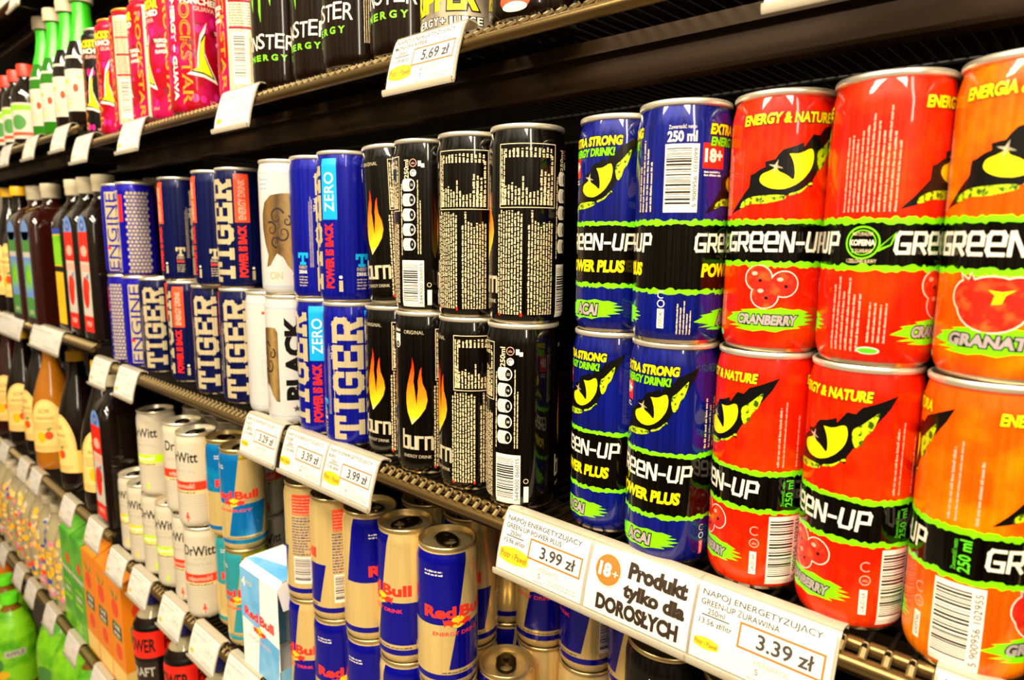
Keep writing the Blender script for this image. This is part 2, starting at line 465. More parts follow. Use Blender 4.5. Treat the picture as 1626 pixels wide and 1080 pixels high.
CAN_TPL = {}
def can_template(kind):
    """returns dict of meshes for one kind of can"""
    if kind in CAN_TPL: return CAN_TPL[kind]
    spec = KINDS[kind]; R, H, rim = spec.get('R', 26.5), spec.get('H', 134.0), spec.get('rim', 25.9)
    foot, body = can_profile(R, H, rim)
    zones = spec['zones']          # [(v_top, material)...] ascending, last is up to the neck
    mats = []; bm = bmesh.new()
    prof = []
    vs = sorted(set([p[1] for p in body] + [z[0] for z in zones[:-1]]))
    for v in vs:
        m = next((zz[1] for zz in zones if v < zz[0]-1e-6), zones[-1][1])
        if m not in mats: mats.append(m)
        prof.append((interp(body, v)/1000, v/1000, mats.index(m)))
    add_lathe(bm, prof, 72, cap0=False, cap1=False)
    me_body = bm_to('body', bm, mats)
    bm = bmesh.new(); add_lathe(bm, [(r/1000, z/1000) for r, z in foot], 64, cap0=True, cap1=False)
    me_foot = bm_to('base_rim', bm, spec.get('foot', ALU))
    bm = bmesh.new(); add_lathe(bm, [(r/1000, z/1000) for r, z in can_lid(R, H, rim)], 64, cap0=False, cap1=True)
    me_lid = bm_to('lid', bm, spec.get('lid', RIM))
    art = Art(); spec['art'](art)
    def fn(u, v, L):
        r = (interp(body, v)+0.05*L)/1000; a = u/R
        return (r*sin(a), -r*cos(a), v/1000)
    me_art = art.mesh('printed_design', fn, 2.4, [p[1] for p in body[1:-1]]) if art.P else None
    CAN_TPL[kind] = dict(body=me_body, base_rim=me_foot, lid=me_lid, printed_design=me_art, pull_tab=tab_mesh(H), R=R, H=H/1000)
    return CAN_TPL[kind]

PROTO = {}
def can(kind, x, y, z, uface, label, group=None, name='drink_can', cat='can', tilt=None, rz=None):
    t = can_template(kind)
    if rz is None: rz = atan2(CAM.x-x, -(CAM.y-y)) - uface/t['R']
    if kind in PROTO:
        o = copy_tree(PROTO[kind], (x, y, z), rz, label, group)
    else:
        o = empty(name, (x, y, z), label, cat, group, rz); PROTO[kind] = o
        for nm in ('body', 'base_rim', 'lid', 'printed_design', 'pull_tab'):
            if t[nm] is not None: meshobj(nm, t[nm], o)
    if tilt:
        o.rotation_mode = 'QUATERNION'
        from mathutils import Quaternion
        o.rotation_quaternion = Quaternion(tilt[0], tilt[1]) @ Quaternion((0, 0, 1), rz)
    return o

# ------------------------------------------------------------------ artwork of each kind of drink
BLUEG = mat('blue_lacquer_print', '#051272', 0.3, 0.15, coat=1.0, streak=0.4, spec=0.2, blotch=('#0C1060', 45, 0.45, 0.7))
REDG = mat('red_lacquer_print', '#D81800', 0.34, 0.0, coat=0.6, streak=0.16, spec=0.15, blotch=('#E43C00', 35, 0.46, 0.72))
ORAG = mat('orange_lacquer_print', '#E45000', 0.34, 0.0, coat=0.6, streak=0.16, spec=0.15, blotch=('#EE8400', 35, 0.45, 0.7))
LIZARD = mat('lizard_skin_print', '#B8D400', 0.4, coat=0.3, blotch=('#2C4A04', 420, 0.5, 0.6))
BERRY = mat('berry_red_print', '#D41E0C', 0.35, coat=0.4, blotch=('#F25A1E', 160, 0.5, 0.7))
GREYLET = mat('grey_letter_print', '#A89A98', 0.4, coat=0.3)
CREAMTXT = mat('cream_small_print', '#E8CFA0', 0.5)
PINKTXT = mat('pink_small_print', '#F0A890', 0.5)
GREENTXT = mat('green_print', '#5CD41C', 0.4)
PAPERW = mat('barcode_panel_print', '#F2E6D4', 0.4, coat=0.2)

def zu(x): return 26.5*asin(max(-1, min(1, (x-307)/256)))
def zv(y): return 158.8-y/10.6
def zz(pts, du=0):
    k = 1.0 if du == 0 else 0.5      # the second eye is cropped narrower by the small print beside it
    return [((zu(x) if zu(x) < 0 else zu(x)*k)*EYEK[0]+du, zv(y)) for x, y in pts]
EYEK = [1.0]
EYE_BLACK = [(80,912),(112,850),(140,800),(160,770),(163,706),(180,700),(205,680),(232,668),(228,640),(275,630),(290,605),(310,580),(360,565),(400,545),(403,570),(440,505),(470,508),(490,470),(520,450),(558,400),(550,470),(532,540),(510,600),(495,670),(472,690),(452,740),(448,780),(430,770),(400,800),(340,822),(250,852),(170,852),(130,885)]
EYE_YEL = [(205,738),(215,705),(255,690),(300,660),(322,612),(340,603),(385,605),(440,570),(451,620),(442,680),(410,735),(370,770),(320,790),(265,785),(225,765)]
EYE_SLIT = [(285,690),(290,650),(315,610),(338,600),(360,650),(368,700),(365,744),(330,712)]
LID_LOW = [(118,884),(128,852),(150,835),(180,822),(330,815),(337,838),(300,850),(240,864),(170,862),(140,880)]
LID_RIGHT = [(464,640),(464,590),(490,565),(516,520),(536,480),(520,590),(505,610),(494,670),(476,690)]
LID_MID = [(345,812),(400,795),(446,745),(452,765),(430,768),(405,805),(350,826)]

def green_up(a, du, power, fruit, fname):
    top, bot = 68.0, (30.0 if power else 46.5); EYEK[0] = 0.86 if power else 1.0
    # eye looking through torn metal
    a.poly(zz(EYE_BLACK, du), BLACK, 1)
    a.poly(a.smooth(zz(EYE_YEL, du)), YEL, 2); a.poly(a.smooth(zz(EYE_SLIT, du)), BLACK, 3)
    a.poly(a.smooth(zz(LID_LOW, du)), LIZARD, 2); a.poly(a.smooth(zz(LID_RIGHT, du)), LIZARD, 2); a.poly(a.smooth(zz(LID_MID, du)), LIZARD, 2)
    gu, gv = zu(280)+du, zv(668)
    for k in range(4):
        c, s = cos(pi/4+k*pi/2+0.5), sin(pi/4+k*pi/2+0.5)
        a.poly([(gu+3.6*c, gv+3.6*s), (gu-0.8*s, gv+0.8*c), (gu, gv), (gu+0.8*s, gv-0.8*c)], SILVERP, 4)
    a.glyphs('GREEN-UP', TECHNO, du, 58.0 if not power else 57.0, 57, 8.8, 1.6, WHITE, 1, gap=0.42, shear=0.06, widths={'-': 0.55})
    if power:
        a.text('POWER PLUS', du-1, 42.0, 6.6, YEL, 1, w=47, bold=0.05, shear=0.1)
        a.text('EXTRA STRONG', du-2, 118.0, 5.0, YEL, 2, w=42, bold=0.05, shear=0.12, outline=BLACK, ow=0.06)
        a.text('ENERGY DRINK!', du-4, 111.5, 4.4, GREENSPL, 2, w=37, bold=0.045, shear=0.12, outline=BLACK, ow=0.05)
        a.rect(du-27, 97, du-13, 110.5, REDP, 1); a.text('18+', du-20, 104, 6.4, WHITE, 2, w=12, bold=0.05)
        a.lines(du-26, 93, du-14, 96.4, 2, WHITE, 1, vertical=False, seed=4)
    else:
        a.text(('ENERGY & NATURE' if not power and fname == 'CRANBERRY' else 'ENERGIA & NATURA'), du+(2 if du == 0 else -7), 119.6, 4.8, YEL, 2, w=46, bold=0.04, shear=0.1, outline=BLACK, ow=0.06)
    # splash with fruit name
    sv = 13.0 if power else 17.5
    SPL = [(-28,-1.4),(-22,1.6),(-24,2.4),(-15,3.8),(-17,4.6),(-8,5.6),(-2,5.4),(4,6.6),(10,5.6),(13,6.0),(19,4.4),(16,3.4),(22,2.6),(15,1.6),(23,.4),(16,-.8),(21,-2.0),(12,-2.8),(15,-4.0),(7,-4.6),(2,-6.2),(-4,-5.4),(-9,-6.4),(-20,-5.6),(-14,-4.2),(-25,-4.4),(-18,-2.8)]
    kx = 1.0; sv = 14.5 if power else 17.5
    a.poly([(du+x*kx, sv+y) for x, y in SPL], GREENSPL, 1)
    a.text(fname, du-3, sv, 6.6 if power else 4.8, GREYLET, 2, w=18 if power else (31 if fname == 'CRANBERRY' else 30), bold=0.05, shear=0.12, outline=BLACK, ow=0.08)
    if fruit == 'cran':
        C = [(-8, 39.2), (4.8, 36.4), (-4.5, 30.2)]
        for u, v in C: a.disc(du+u, v, 7.2, 7.0, WHITE, 1)
        for u, v in C: a.disc(du+u, v, 6.7, 6.5, BERRY, 2)
        for u, v in C: a.disc(du+u+1, v-1.2, 1.0, 0.9, BLACK, 3, 8); a.disc(du+u-2, v+2.4, 1.6, 1.1, PINKTXT, 3, 10)
    if fruit == 'gran':
        C = [(-2, 33, 13.5, 11.5), (-11, 36, 6.5, 7), (7, 38, 8, 6.4)]
        for u, v, r, s in C: a.disc(du+u, v, r+.6, s+.6, WHITE, 1, 28)
        a.poly([(du-13.5, 41), (du-15, 46), (du-11.5, 43.5), (du-10.5, 46.4), (du-8, 42)], WHITE, 1)
        for u, v, r, s in C: a.disc(du+u, v, r, s, BERRY, 2, 28)
        a.poly([(du-13, 41), (du-14.3, 45), (du-11.3, 42.8), (du-10.4, 45.4), (du-8.3, 41.5)], BERRY, 2)
        a.poly([(du-2, 33), (du-1, 37), (du-3.5, 39), (du+1.5, 38.4), (du+6, 39.4), (du+2.6, 37), (du+1.5, 33.6)], YEL, 3)
        rd = random.Random(8)
        for k in range(16): a.disc(du-1+rd.uniform(-5, 6), 28+rd.uniform(-4, 4), .9, .8, REDP, 3, 7)

def green_up_art(col, power, fruit, fname, digits):
    def f(a):
        P = 83.25; top, bot = 68.0, (30.0 if power else 46.5)
        a.jag(-P, P, top, 2.6, 1.6, GREENSPL, 1, 5); a.jag(-P, P, bot, 2.6, 1.6, GREENSPL, 1, 9)
        for du in (0, P): green_up(a, du, power, fruit, fname)
        A, B = -41.6, 41.6
        if power:
            a.barcode(A-6, 73.5, A+12.5, 110, digits, 1, 11, PAPERW, 0.2)
            a.text('250 ml', A+3, 114, 5.2, WHITE, 1, w=16, bold=0.03); a.text('Zawartość netto', A+3, 119, 2.0, WHITE, 1, w=15)
            a.lines(A-24, 74, A-12, 116, 4, CREAMTXT, 1, True, 6, 0.42, 0.5)
            a.lines(B-5, 72, B+6, 105, 3, CREAMTXT, 1, True, 7, 0.42, 0.3)
            a.rect(A-7, 9, A-3, 20, PAPERW, 1); a.text('03SPD4D', A-5, 14.5, 2.4, BLACK, 2, w=9.5, rot=pi/2)
            a.ring(A-5, 23, 2.2, 0.5, WHITE, 1); a.ring(A-5, 28, 2.2, 0.5, WHITE, 1, a0=0.8, a1=5.4)
            a.lines(A+4, 6, A+13, 25, 5, CREAMTXT, 1, True, 8, 0.45, 0.4)
            a.rect(B-5, 6, B-2, 15, REDP, 1); a.text('04SPD4D', B-3.5, 10.5, 2.0, WHITE, 2, w=8, rot=pi/2)
            a.ring(B-3.5, 18, 2.0, 0.5, WHITE, 1); a.ring(B-3.5, 23, 2.0, 0.5, PINKTXT, 1, a0=0.8, a1=5.4)
        else:
            a.lines(A-11.5, 72, A+13, 119, 11, PINKTXT, 1, True, 6, 0.42, 0.35)
            a.lines(A-13, 7, A+2, 42, 6, PINKTXT, 1, True, 16, 0.42, 0.3); a.lines(A+4, 12, A+13, 34, 4, PINKTXT, 1, True, 17, 0.42, 0.3)
            a.disc(A+5, 8, 5, 1.8, WHITE, 1); a.disc(A+5, 8, 4.3, 1.3, GREENTXT, 2)
            # caffeine badge
            a.ring(A-1, 58, 7.6, 0.7, GREENSPL, 1, 26); a.ring(A-1, 58, 5.9, 0.4, GREENSPL, 1, 26)
            a.text('KOFEINA', A-1, 58, 2.5, WHITE, 2, w=11, bold=0.03); a.text('NATURALNA', A-1, 62, 1.7, CREAMTXT, 2, w=9)
            a.text('Z GUARANY', A-1, 54.2, 1.7, CREAMTXT, 2, w=9); a.text('I ZIELONEJ KAWY', A-1, 49.5, 1.8, CREAMTXT, 2, w=13)
            a.poly([(A+5, 55), (A+13, 63), (A+11, 57), (A+6, 54)], GREENSPL, 2); a.poly([(A+6, 55.4), (A+12, 61.8), (A+10.5, 57.2)], BLACK, 3)
            # net content in the black band, recycling marks, barcode
            a.text('250 ml', B+4.5, 57, 4.4, GREENTXT, 1, w=15, rot=pi/2, bold=0.02); a.text('Zawartość netto', B+0.6, 57, 1.8, GREENTXT, 1, w=14, rot=pi/2)
            a.lines(B-4, 72, B-2, 108, 1, PINKTXT, 1, True, 9, 0.6, 0.2); a.lines(B+7, 72, B+9, 104, 1, PINKTXT, 1, True, 10, 0.6, 0.2)
            a.lines(B-1, 72, B+0.5, 112, 1, PINKTXT, 1, True, 12, 0.6, 0.2)
            a.barcode(B-6, 4.5, B+14, 44, digits, 1, 13, PAPERW, 0.24)
            a.rect(B-15, 10, B-11.4, 23, PAPERW, 1); a.text('G4UD16A' if fruit == 'cran' else 'GASPO6C', B-13.2, 16.5, 2.1, BLACK, 2, w=10, rot=pi/2)
            a.ring(B-13, 28, 2.6, 0.45, PINKTXT, 1); a.ring(B-13, 35, 2.6, 0.45, PINKTXT, 1, a0=0.9, a1=5.5); a.text('alu', B-13, 28, 1.5, PINKTXT, 1)
    return f

FLAME = ramp_mat('flame_print', [(0, '#F8E8C0'), (0.2, '#FFD21E'), (0.5, '#FF8A12'), (0.85, '#EE3A10'), (1, '#8E1204')], 42, 104, 0.3, wave=14)
def burn_logo(a, du, v0=0):
    F1 = [(-4,42),(-5.5,46),(-8,52),(-9.2,60),(-9.2,68),(-7.6,76),(-5.5,84),(-3.6,91),(-3.2,98),(-1.8,92),(-1.4,85),(-2.2,78),(-1.2,71),(-.2,63),(.4,58),(1.0,66),(1.8,72),(1.6,78),(3.2,87),(4.8,90),(4.6,84),(5.4,77),(8.4,70),(9.4,63),(7.6,56),(3.6,50),(-.6,45.5)]
    a.poly([(du+x, y) for x, y in F1], FLAME, 1)
    a.glyphs('burn', BURNF, du, 27, 26, 9.6, 2.1, SILVERP, 1, gap=0.35)
    a.text('ENERGY DRINK', du, 15.5, 2.6, SILVERP, 1, w=25)
    a.text('ORIGINAL', du-2, 118, 2.9, SILVERP, 1, w=18)
def burn_art(a):
    burn_logo(a, 0); burn_logo(a, 123)
    # nutrition table and small print panel
    a.frame(16, 79, 57, 121, 0.5, CREAMTXT, 1)
    a.lines(17.5, 81, 55, 100, 15, CREAMTXT, 1, True, 21, 0.6, 0.75); a.lines(20, 112, 55, 119, 12, CREAMTXT, 1, True, 22, 0.6, 0.2)
    a.lines(17, 81, 21, 119, 2, CREAMTXT, 1, True, 25, 0.6, 0.05); a.lines(45, 81, 56, 119, 4, CREAMTXT, 1, True, 26, 0.6, 0.5)
    a.lines(14.5, 7, 34, 78, 9, CREAMTXT, 1, True, 23, 0.62, 0.05, 1.2, 4.5); a.lines(37, 7, 56, 78, 9, CREAMTXT, 1, True, 24, 0.62, 0.2, 1.2, 4.5)
    a.rect(14.8, 5.6, 16.4, 8, REDP, 2); a.rect(32, 5.6, 33.6, 8, REDP, 2)
    a.text('250ml', 65, 111, 4.0, CREAMTXT, 1, w=14, rot=pi/2, bold=0.02)
    a.ring(71, 115.5, 3.0, 0.45, PINKTXT, 1); a.text('alu', 71, 115.5, 1.8, PINKTXT, 1); a.disc(71, 108, 2.7, 2.7, WHITE, 1); a.ring(71, 108, 1.9, 0.6, BLACK, 2, a0=0.5, a1=4.6)
    a.rect(75, 113, 77.5, 117, WHITE, 1); a.rect(77.5, 112, 80, 115, WHITE, 1)
    for k in range(5):
        v = 99-k*11.4
        a.rect(62.5, v-4.7, 68, v+4.7, WHITE, 1); a.disc(63, v, 2.4, 4.7, WHITE, 1, 16); a.disc(68, v, 4.6, 4.7, WHITE, 1, 20); a.disc(69.6, v, 2.1, 3.5, BLACK, 2, 16)
        a.lines(62.8, v-3.6, 66.8, v+3.6, 4, INK, 2, True, 30+k, 0.35, 0.3, 0.6, 2); a.text(('22', '16', '5', '28', '3')[k], 69.6, v, 1.7, WHITE, 3)
    a.lines(58.8, 45, 60.4, 100, 1, CREAMTXT, 1, True, 31, 0.7, 0.1); a.lines(74, 46, 78, 104, 2, CREAMTXT, 1, True, 32, 0.5, 0.3)
    a.barcode(59.5, 4.5, 79, 41, '5449000 066015', 1, 15, PAPERW, 0.24)
    a.ring(83, 22, 1.8, 0.4, CREAMTXT, 1); a.rect(81.5, 6, 85, 18, PAPERW, 1)
    # portion icon on the front, right of the flame
    for du in (0,):
        a.rect(du-24, 108, du-16, 116, WHITE, 1); a.disc(du-20, 108, 4, 3.6, WHITE, 1, 20); a.disc(du-20, 107.4, 3.2, 2.4, BLACK, 2, 18); a.text('250ml', du-20, 119, 2.2, WHITE, 1, w=8, bold=0.03)
        a.text('105', du-20, 113, 1.8, INK, 2); a.text('21%', du-20, 107.4, 1.7, WHITE, 3)

SILVERTIGER = mat('tall_letter_silver_print', '#CDBA90', 0.3, 0.3, streak=0.04)
TIGBLUE = mat('navy_lacquer_print', '#080E40', 0.3, 0.2, coat=0.4, spec=0.2, streak=0.3)
ZEROBLUE = mat('royal_blue_lacquer_print', '#0C1084', 0.3, 0.2, coat=0.4, spec=0.2, streak=0.35)
CYANP = mat('cyan_print', '#10A4E0', 0.35, 0.1, coat=0.4)
ORREDP = mat('orange_red_print', '#F2481C', 0.4, coat=0.3)
def tiger_art(zero):
    def f(a):
        for du in (0, 83.25):
            a.glyphs('TIGER', SLAB, du, 64, 108, 24, 5.6, SILVERTIGER, 1, rot=pi/2, gap=0.44, widths={'I': 0.55, 'R': 1.05})
            a.stroke([(du-13.5, 10), (du-13.5, 78)], 0.7, SILVERTIGER, 1)
            if zero:
                a.rect(du+17, 74, du+33, 127, CYANP, 1); a.text('ZERO', du+25, 98, 10, WHITE, 2, w=34, rot=pi/2, bold=0.0)
            else:
                a.rect(du+17, 74, du+33, 127, ORREDP, 1); a.text('ENERGY DRINK', du+25, 99, 7.4, PINKTXT, 2, w=44, rot=pi/2, bold=0.02)
            a.text('POWER IS BACK', du+24, 42, 8.2, REDP, 1, w=58, rot=pi/2, bold=0.05)
            a.rect(du+33, 10, du+36.5, 20, SILVERTIGER, 1); a.disc(du+34.7, 23, 1.6, 1.4, WHITE, 1, 12)
            c = CYANP if zero else SILVERTIGER
            a.glyphs('T', SLAB, du+54, 38, 9, 9, 2.6, c, 1); a.text('ENERGY', du+54, 30, 3, SILVERTIGER, 1, w=9.5, bold=0.02); a.text('DRINK', du+54, 25.6, 3, ORREDP if not zero else WHITE, 1, w=9.5, bold=0.02)
            a.lines(du+49, 12, du+59, 23, 4, SILVERTIGER, 1, False, 41, 0.5, 0.1)
            a.lines(du-21.5, 30, du-17.5, 100, 3, SILVERTIGER, 1, True, 42, 0.5, 0.2)
            a.text('250 ml', du-15.2, 88, 3.2, WHITE, 1, w=12, rot=pi/2)
    return f

ENGBLUE = mat('violet_blue_lacquer_print', '#140C98', 0.3, 0.2, coat=0.4, spec=0.2, streak=0.3)
def engine_art(a):
    for du in (0, 83.25):
        a.rect(du-12, 6, du+6, 122, SILVERTIGER, 1)
        a.text('ENGINE', du-3, 64, 15, ENGBLUE, 2, w=112, rot=pi/2, bold=0.0)
        a.rect(du+7.5, 78, du+14, 116, REDP, 1); a.rect(du-11.5, 38, du-6, 42, REDP, 3)
        for i in range(22):
            for j in range(6):
                a.disc(du+20+j*5.2+(2.6 if i % 2 else 0), 7+i*5.3, 2.35, 2.35, SILVERTIGER, 1, 8)

WHITECAN = mat('white_lacquer_print', '#BEBAB4', 0.3, 0.0, coat=0.3); CREAMCAN = mat('cream_lacquer_print', '#C4B8A0', 0.3, 0.0, coat=0.3)
WOODP = ramp_mat('brown_grain_print', [(0, '#2A1C10'), (0.35, '#7A5A2C'), (0.55, '#4A3218'), (0.8, '#9A7A44'), (1, '#3A2612')], -22, 22, 0.4, axis='X', wave=9)
TATTOO = mat('dark_swirl_print', '#1A0E05', 0.5)
PALEBLUE = mat('pale_blue_small_print', '#6C90C8', 0.5)
def black_art(a):
    # white can: brown figure panel with swirl marks, big vertical word
    HEAD = [(-17,28),(-14,40),(-18,52),(-21,66),(-21,80),(-17,92),(-9,99),(2,101),(12,101),(15,96),(15,24),(11,24),(6,30),(2,38),(-4,42),(-12,30)]
    a.poly(HEAD, WOODP, 1)
    for cx, cy, r, a0, sg in ((-3,78,7.5,0.4,1), (-9,66,6,2.2,-1), (3,62,6.5,3.6,1), (-5,54,5,5.0,-1), (7,74,4.5,1.2,-1)):
        sp = [(cx+r*(1-k/26)*cos(a0+sg*k*0.33), cy+1.25*r*(1-k/26)*sin(a0+sg*k*0.33)) for k in range(24)]
        for k in range(23): a.stroke(sp[k:k+2], 1.9-1.5*k/23, TATTOO, 2, cap=0.2)
    a.text('ON', -6, 20, 7, SILVERTIGER, 1, w=14, bold=0.03)
    a.text('BLACK', 32, 70, 17, BLACK, 1, w=88, rot=pi/2, bold=0.06)
    st = []
    for k in range(10):
        r = 4.2 if k % 2 == 0 else 1.7; t = pi/2+k*pi/5; st.append((32+r*cos(t), 17+r*sin(t)))
    a.poly(st, INK, 1)
    a.stroke([(-83, 9), (83, 9)], 0.4, PALEBLUE, 1); a.stroke([(-83, 121), (83, 121)], 0.4, PALEBLUE, 1)
    a.rect(54, 10, 55.4, 118, PALEBLUE, 1); a.lines(58, 60, 62, 110, 2, PALEBLUE, 1, True, 51, 0.4, 0.5)
    a.rect(-62, 110, -58.5, 113, ORREDP, 1); a.frame(-64, 40, -59, 60, 0.4, INKLIGHT, 1); a.lines(-46, 62, -36, 118, 3, PALEBLUE, 1, True, 52, 0.3, 0.6)
    a.lines(-24, 105, -10, 118, 3, PALEBLUE, 1, False, 53, 0.3, 0.3)

RBBLUE = mat('blue_foil_print', '#0A0A96', 0.2, 0.4, coat=0.3)
RBSILVER = mat('silver_foil_print', '#E8C880', 0.16, 0.45, streak=0.06)
RBTEAL = mat('teal_foil_print', '#2C98A0', 0.24, 0.25, coat=0.2)
RBBRIGHT = mat('bright_blue_foil_print', '#0878C0', 0.2, 0.4, coat=0.3, blotch=('#10A8D0', 25, 0.5, 0.75))
GOLDP = mat('gold_foil_print', '#D9B81E', 0.25, 0.8)
RBRED = mat('tomato_red_print', '#F0301C', 0.4, coat=0.3)
SUNY = mat('sun_yellow_print', '#FFC81E', 0.4, coat=0.3)
BULL = [(-.2,.0),(1.2,1.0),(3.4,1.3),(5.2,2.9),(7.6,3.9),(9.6,3.0),(11.2,2.8),(12.2,3.6),(13.0,3.4),(12.2,2.2),(12.0,.6),(11.2,-1.0),(11.8,-2.6),(10.8,-2.8),(10.0,-1.4),(8.2,-1.2),(6.6,-1.6),(5.2,-3.2),(4.0,-3.2),(4.6,-2.0),(3.2,-1.0),(1.2,-.6),(.4,-2.2),(-.5,-2.3),(-.3,-.9)]
def rb_logo(a, du, sub='ENERGY DRINK', L=2, k=1.0, tv=71.5, bv=62.5, sv=52, yc=SUNY, rc=RBRED):
    a.text('Red', du-1.6*k, tv, 9.6*k, rc, L, w=29*k, bold=0.045, anchor='r')
    a.text('Bull', du+1.2*k, tv, 9.6*k, rc, L, w=29*k, bold=0.045, anchor='l')
    a.disc(du, bv, 6.2*k, 5.4*k, yc, L, 26)
    for s in (1, -1): a.poly([(du+s*k*(0.6+x), bv-1.2*k+y*k) for x, y in BULL], rc, L+1)
    if sub: a.text(sub, du, sv, 3.4*k, rc, L, w=44*k, bold=0.015)
def foil_art(top, low, silver, sub):
    def f(a):
        for du in (0,):
            a.conv([(-44,60),(-0.5,60),(8.4,122.5),(-39.7,122.5)], top, 1)                    # upper left quarter
            a.poly([(-44,60),(-39.7,122.5),(-46,122.5),(-54,60)], top, 1)
            a.conv([(-0.5,60),(42,60),(34,19),(-8,19)], low, 1)
            a.rect(-83.2, 14.5, 83.2, 18.5, silver, 1); a.rect(-83.2, 9, 83.2, 14.5, low, 1); a.lines(-14, 15.5, 30, 17.6, 1, INK, 2, False, 60, 0.7, 0)
            a.lines(-30, 104, -12, 110, 2, WHITE, 2, False, 61, 0.5, 0.1, 1, 4)
            rb_logo(a, du, sub)
        # back: nutrition block, small print, barcode
        a.rect(50, 96, 72, 118, ORREDP, 1); a.lines(51, 97, 71, 117, 6, PINKTXT, 2, False, 62, 0.4, 0.1)
        a.lines(49, 52, 74, 95, 14, top if top is not RBBRIGHT else INK, 1, False, 63, 0.5, 0.5, 1, 5)
        a.barcode(50, 20, 72, 50, '90162909', 1, 64, PAPERW, 0.16); a.lines(74, 22, 80, 46, 3, top, 1, True, 65, 0.4, 0.3)
    return f

LIMEB = mat('lime_band_print', '#B8E000', 0.4, coat=0.2)
YELB = mat('yellow_band_print', '#F8CC1E', 0.4, coat=0.2)
REDB = mat('red_band_print', '#EE3418', 0.4, coat=0.2)
BEIGEB = mat('beige_band_print', '#D6C28A', 0.4, coat=0.2)
def witt_art(band, word):
    def f(a):
        for du in (0, 83.25):
            a.text('DrWitt', du-2, 97, 13.5, BLACK, 1, w=44, bold=0.018)
            a.text('premium', du, 86, 2.4, INKLIGHT, 1, w=16); a.text('INWITAL', du-2, 78, 4.6, INKLIGHT, 1, w=38)
            a.rect(du-41.7, 52, du+41.7, 64, band, 1); a.text(word, du-2, 58, 6, PINKTXT if band is REDB else WHITE, 2, w=34, bold=0.03)
            a.rect(du-41.7, 47, du+41.7, 52, BEIGEB, 1); a.lines(du-18, 48, du+16, 51, 1, INK, 2, False, 71, 0.8, 0, 2, 4)
            for k in range(5): a.rect(du-41.7, 30+k*3.6, du+41.7, 30.5+k*3.6, INKLIGHT, 1)
            u = du+3
            a.disc(u, 20.5, 1.5, 1.5, band, 1, 10); a.poly([(u-.8,19),(u+.8,19),(u+3.4,13),(u+2.4,12.6),(u+.6,15),(u+1.2,8),(u,8),(u-.6,13),(u-2.6,15.6),(u-3,14.6)], band, 1)
    return f

PINKCAN = mat('pink_red_lacquer_print', '#A4081A', 0.26, 0.15, coat=0.3, spec=0.2, blotch=('#C01450', 32, 0.46, 0.6))
GOLDLINE = mat('gold_line_print', '#C8901C', 0.35, 0.3)
DARKPINK = mat('dark_cherry_print', '#7A0612', 0.3, coat=0.2); MAGENTA = mat('magenta_print', '#D01C7C', 0.3, coat=0.2)
def star_pts(u, v, k):
    S = [(-16,-14),(-4,-3),(-6,24),(6,6),(9,44),(12,10),(14,-2),(22,-34),(7,-20)]
    return S
def star(a, u, v, k=1.0, L=2):
    S = [(-15,-16),(-2,-8),(-1,10),(3,34),(12,50),(8,30),(8,12),(12,0),(24,-26),(6,-19)]
    a.poly([(u+x*k*1.0, v+y*k) for x, y in S], WHITE, L)
    a.poly([(u+4+(x-4)*k*0.78, v+y*k*0.8) for x, y in S], BLACK, L+1)
    a.poly([(u+4+(x-4)*k*0.62, v+y*k*0.68) for x, y in S], YEL, L+2)
def rock_art(a):
    for du in (0,):
        a.text('ROCKSTAR', du-14, 74, 11, GOLDLINE, 1, w=128, rot=-pi/2, bold=0.03); a.text('ROCKSTAR', du-14, 74, 11, PINKCAN, 2, w=128, rot=-pi/2, bold=-0.02)
        a.text('ENERGY + GUAVA', du-29, 74, 6.2, WHITE, 1, w=118, rot=-pi/2, bold=0.04)
        star(a, du-1, 58, 0.88, 3)
        a.text('R★CKSTAR', du+2, 134, 9, YEL, 2, w=50, bold=0.05, outline=BLACK, ow=0.05)
        a.text('PUNCHED', du+4, 124, 6.4, WHITE, 2, w=44, bold=0.04); a.text('GUAVA', du+8, 116, 4.6, PINKTXT, 2, w=24, bold=0.03)
        a.text('TROPICAL', du+28, 92, 3.8, WHITE, 2, w=19, bold=0.04); a.text('GUAVA', du+28, 86.5, 3.8, WHITE, 2, w=13, bold=0.04); a.text('FLAVOR', du+28, 79.5, 3.8, WHITE, 2, w=16, bold=0.04)
        a.text('500ml', du+15, 14, 3.6, PINKTXT, 2, w=11)
        rd = random.Random(12)
        for k in range(34): a.disc(rd.uniform(-36, 40), rd.uniform(14, 142), rd.uniform(2.5, 5), rd.uniform(2.5, 5), (DARKPINK, MAGENTA)[k % 2], 1, 12)
    a.text('ROCKSTAR', 36.5, 74, 7, GOLDLINE, 1, w=128, rot=-pi/2, bold=0.02)
    # nutrition side
    a.rect(44, 8, 92, 146, SILVERP, 1); a.lines(47, 72, 84, 140, 26, INK, 2, False, 81, 0.42, 0.06)
    for v in (70, 96, 118): a.rect(46, v, 86, v+2, PINKCAN, 3)
    a.barcode(50, 16, 64, 66, '5060335', 2, 82, PAPERW, 0.1); a.rect(66, 16, 76, 66, BEIGEB, 2); a.lines(67, 18, 75, 64, 4, INK, 3, True, 83, 0.4, 0.1)
def rockp_art(a):
    rock_art(a)

